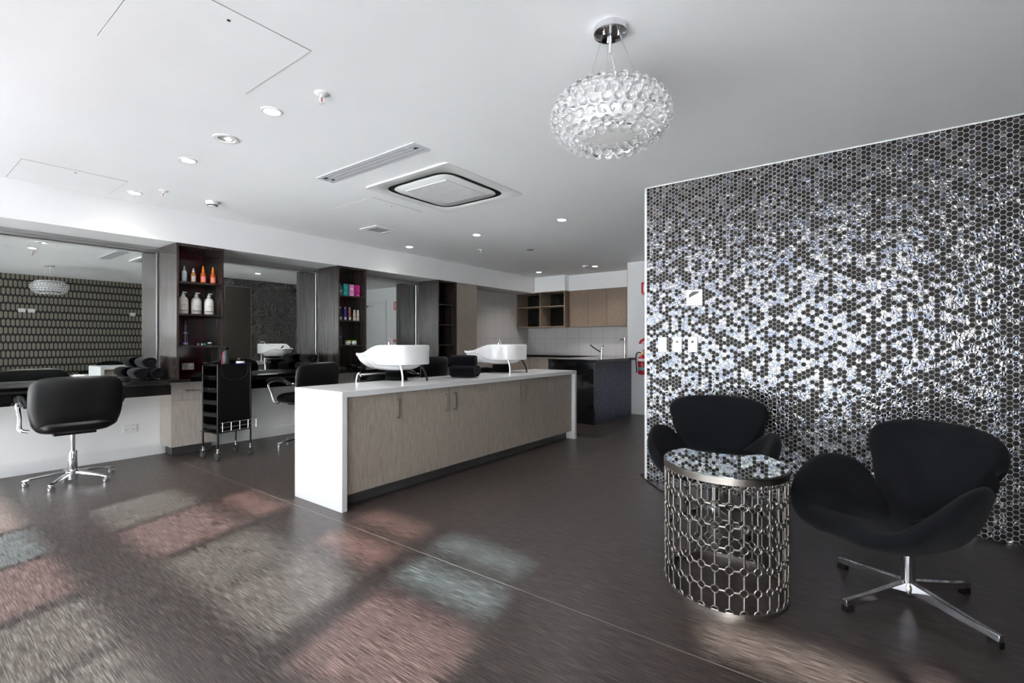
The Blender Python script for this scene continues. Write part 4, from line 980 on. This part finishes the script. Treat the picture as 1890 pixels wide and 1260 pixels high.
# oval openwork side table
TA, TB, TH = .318, .272, .585
t = thing('side_table', 'oval openwork metal side table with glass top between the lounge chairs', 'side table', (2.468, .592, 0), R(-62-90))
def el(a, z, ex=0): return Vector(((TA+ex)*math.cos(a), (TB+ex)*math.sin(a), z))
def band(z0, z1, th=.006):
    n = 72; rings = []
    for j in range(n): 
        a = 2*PI*j/n; rings.append([el(a, z0, 0), el(a, z1, 0), el(a, z1, -th), el(a, z0, -th)])
    rings.append(rings[0]); return M().loft(rings, cap0=False, cap1=False)
band(0, .018, .012).build('bottom_ring', nickel, t); band(TH-.032, TH-.004, .012).build('top_ring', nickel, t)
n = 72
M().loft([[el(2*PI*j/n, TH-.008, -.008) for j in range(n)], [el(2*PI*j/n, TH, -.008) for j in range(n)]]).build('glass_top', table_glass, t)
NC = 32; NR = 6
# arc-length parametrisation so columns are evenly spaced
arc_ = [0]; P_ = 720
for j in range(P_): arc_.append(arc_[-1]+(el(2*PI*(j+1)/P_, 0)-el(2*PI*j/P_, 0)).length)
def ang(s_):
    s_ = (s_ % 1)*arc_[-1]; lo, hi = 0, P_
    while hi-lo > 1:
        mid_ = (lo+hi)//2
        if arc_[mid_] <= s_: lo = mid_
        else: hi = mid_
    return 2*PI*(lo+(s_-arc_[lo])/(arc_[lo+1]-arc_[lo]))/P_
ex = -.006; z0, z1 = .018, TH-.032; dz = (z1-z0)/NR; rr = .0165; pit = 1/NC
m = M()
for c_ in range(NC):
    a = ang(c_*pit)
    for r_ in range(NR+1):
        z = z0+r_*dz; pts = []
        for q in range(17):
            u = 2*PI*q/16; zz = z+rr*math.cos(u)
            pts.append(el(ang(c_*pit+rr*math.sin(u)/arc_[-1]), max(z0, min(z1, zz)), ex))
        m.tube(pts, .0036, 6)
        if r_ < NR: m.tube([el(a, z+rr, ex), el(a, z+dz-rr, ex)], .0052, 8)
        if 0 < r_ < NR:
            s0, s1_ = c_*pit+rr/arc_[-1], (c_+1)*pit-rr/arc_[-1]
            m.tube([el(ang(s0+(s1_-s0)*k/3), z, ex) for k in range(4)], .0045, 6)
m.build('openwork_screen', nickel, t, angle=60)

# ------------------------------------------------------------------ mosaic wall fittings
def switch(y, label, led=None):
    t = thing('wall_switch', label, 'light switch', (XW, y, 1.134), 0, 'switch plates on the mosaic wall')
    box(-.01, 0, -.036, .036, -.06, .06).build('plate', plastic_w, t, bevel=.002)
    box(-.014, -.01, -.009, .009, -.018, -.004).build('button', white_print, t)
    if led: M().lathe([(.009, -.012), (.009, -.0102), (.007, -.0098)], (0, 0, .022), 16, 'X').build('indicator', led, t)
switch(1.421, 'plain white switch plate, left of the three below the control')
switch(1.299, 'white switch plate with brown indicator, centre of the three', mat('olive_lens', (110, 92, 46), .3))
switch(1.177, 'white switch plate with dark green indicator, right of the three', mat('green_lens', (22, 60, 34), .3))
t = thing('air_conditioner_control', 'square white wall controller with dark angled display on the mosaic', 'wall controller', (XW, 1.163, 1.505))
box(-.016, 0, -.062, .062, -.062, .062).build('housing', plastic_w, t, bevel=.003)
M().prism([(.04, .0), (.04, .025), (.012, .048), (-.035, .048), (-.035, .038)], -.0175, -.0155, 'YZ').build('display', mat('lcd_grey', (72, 76, 76), .25), t)
m = M()
for a, b_ in ((.035, -.045), (0, -.03), (-.03, -.045), (-.03, -.01)): m.box(-.0175, -.0158, a-.004, a+.004, b_-.003, b_+.003)
m.build('buttons', grille_g, t)
tag(M().tube(catmull([(3.97, 1.59, .03), (3.93, 1.60, .035), (3.90, 1.56, .02), (3.86, 1.5, .006), (3.78, 1.42, .006), (3.7, 1.35, .006), (3.62, 1.2, .006)], 6, False), .005, 6).build('power_cable', black_rubber), 'thin black cable on the floor at the foot of the mosaic corner', 'cable')
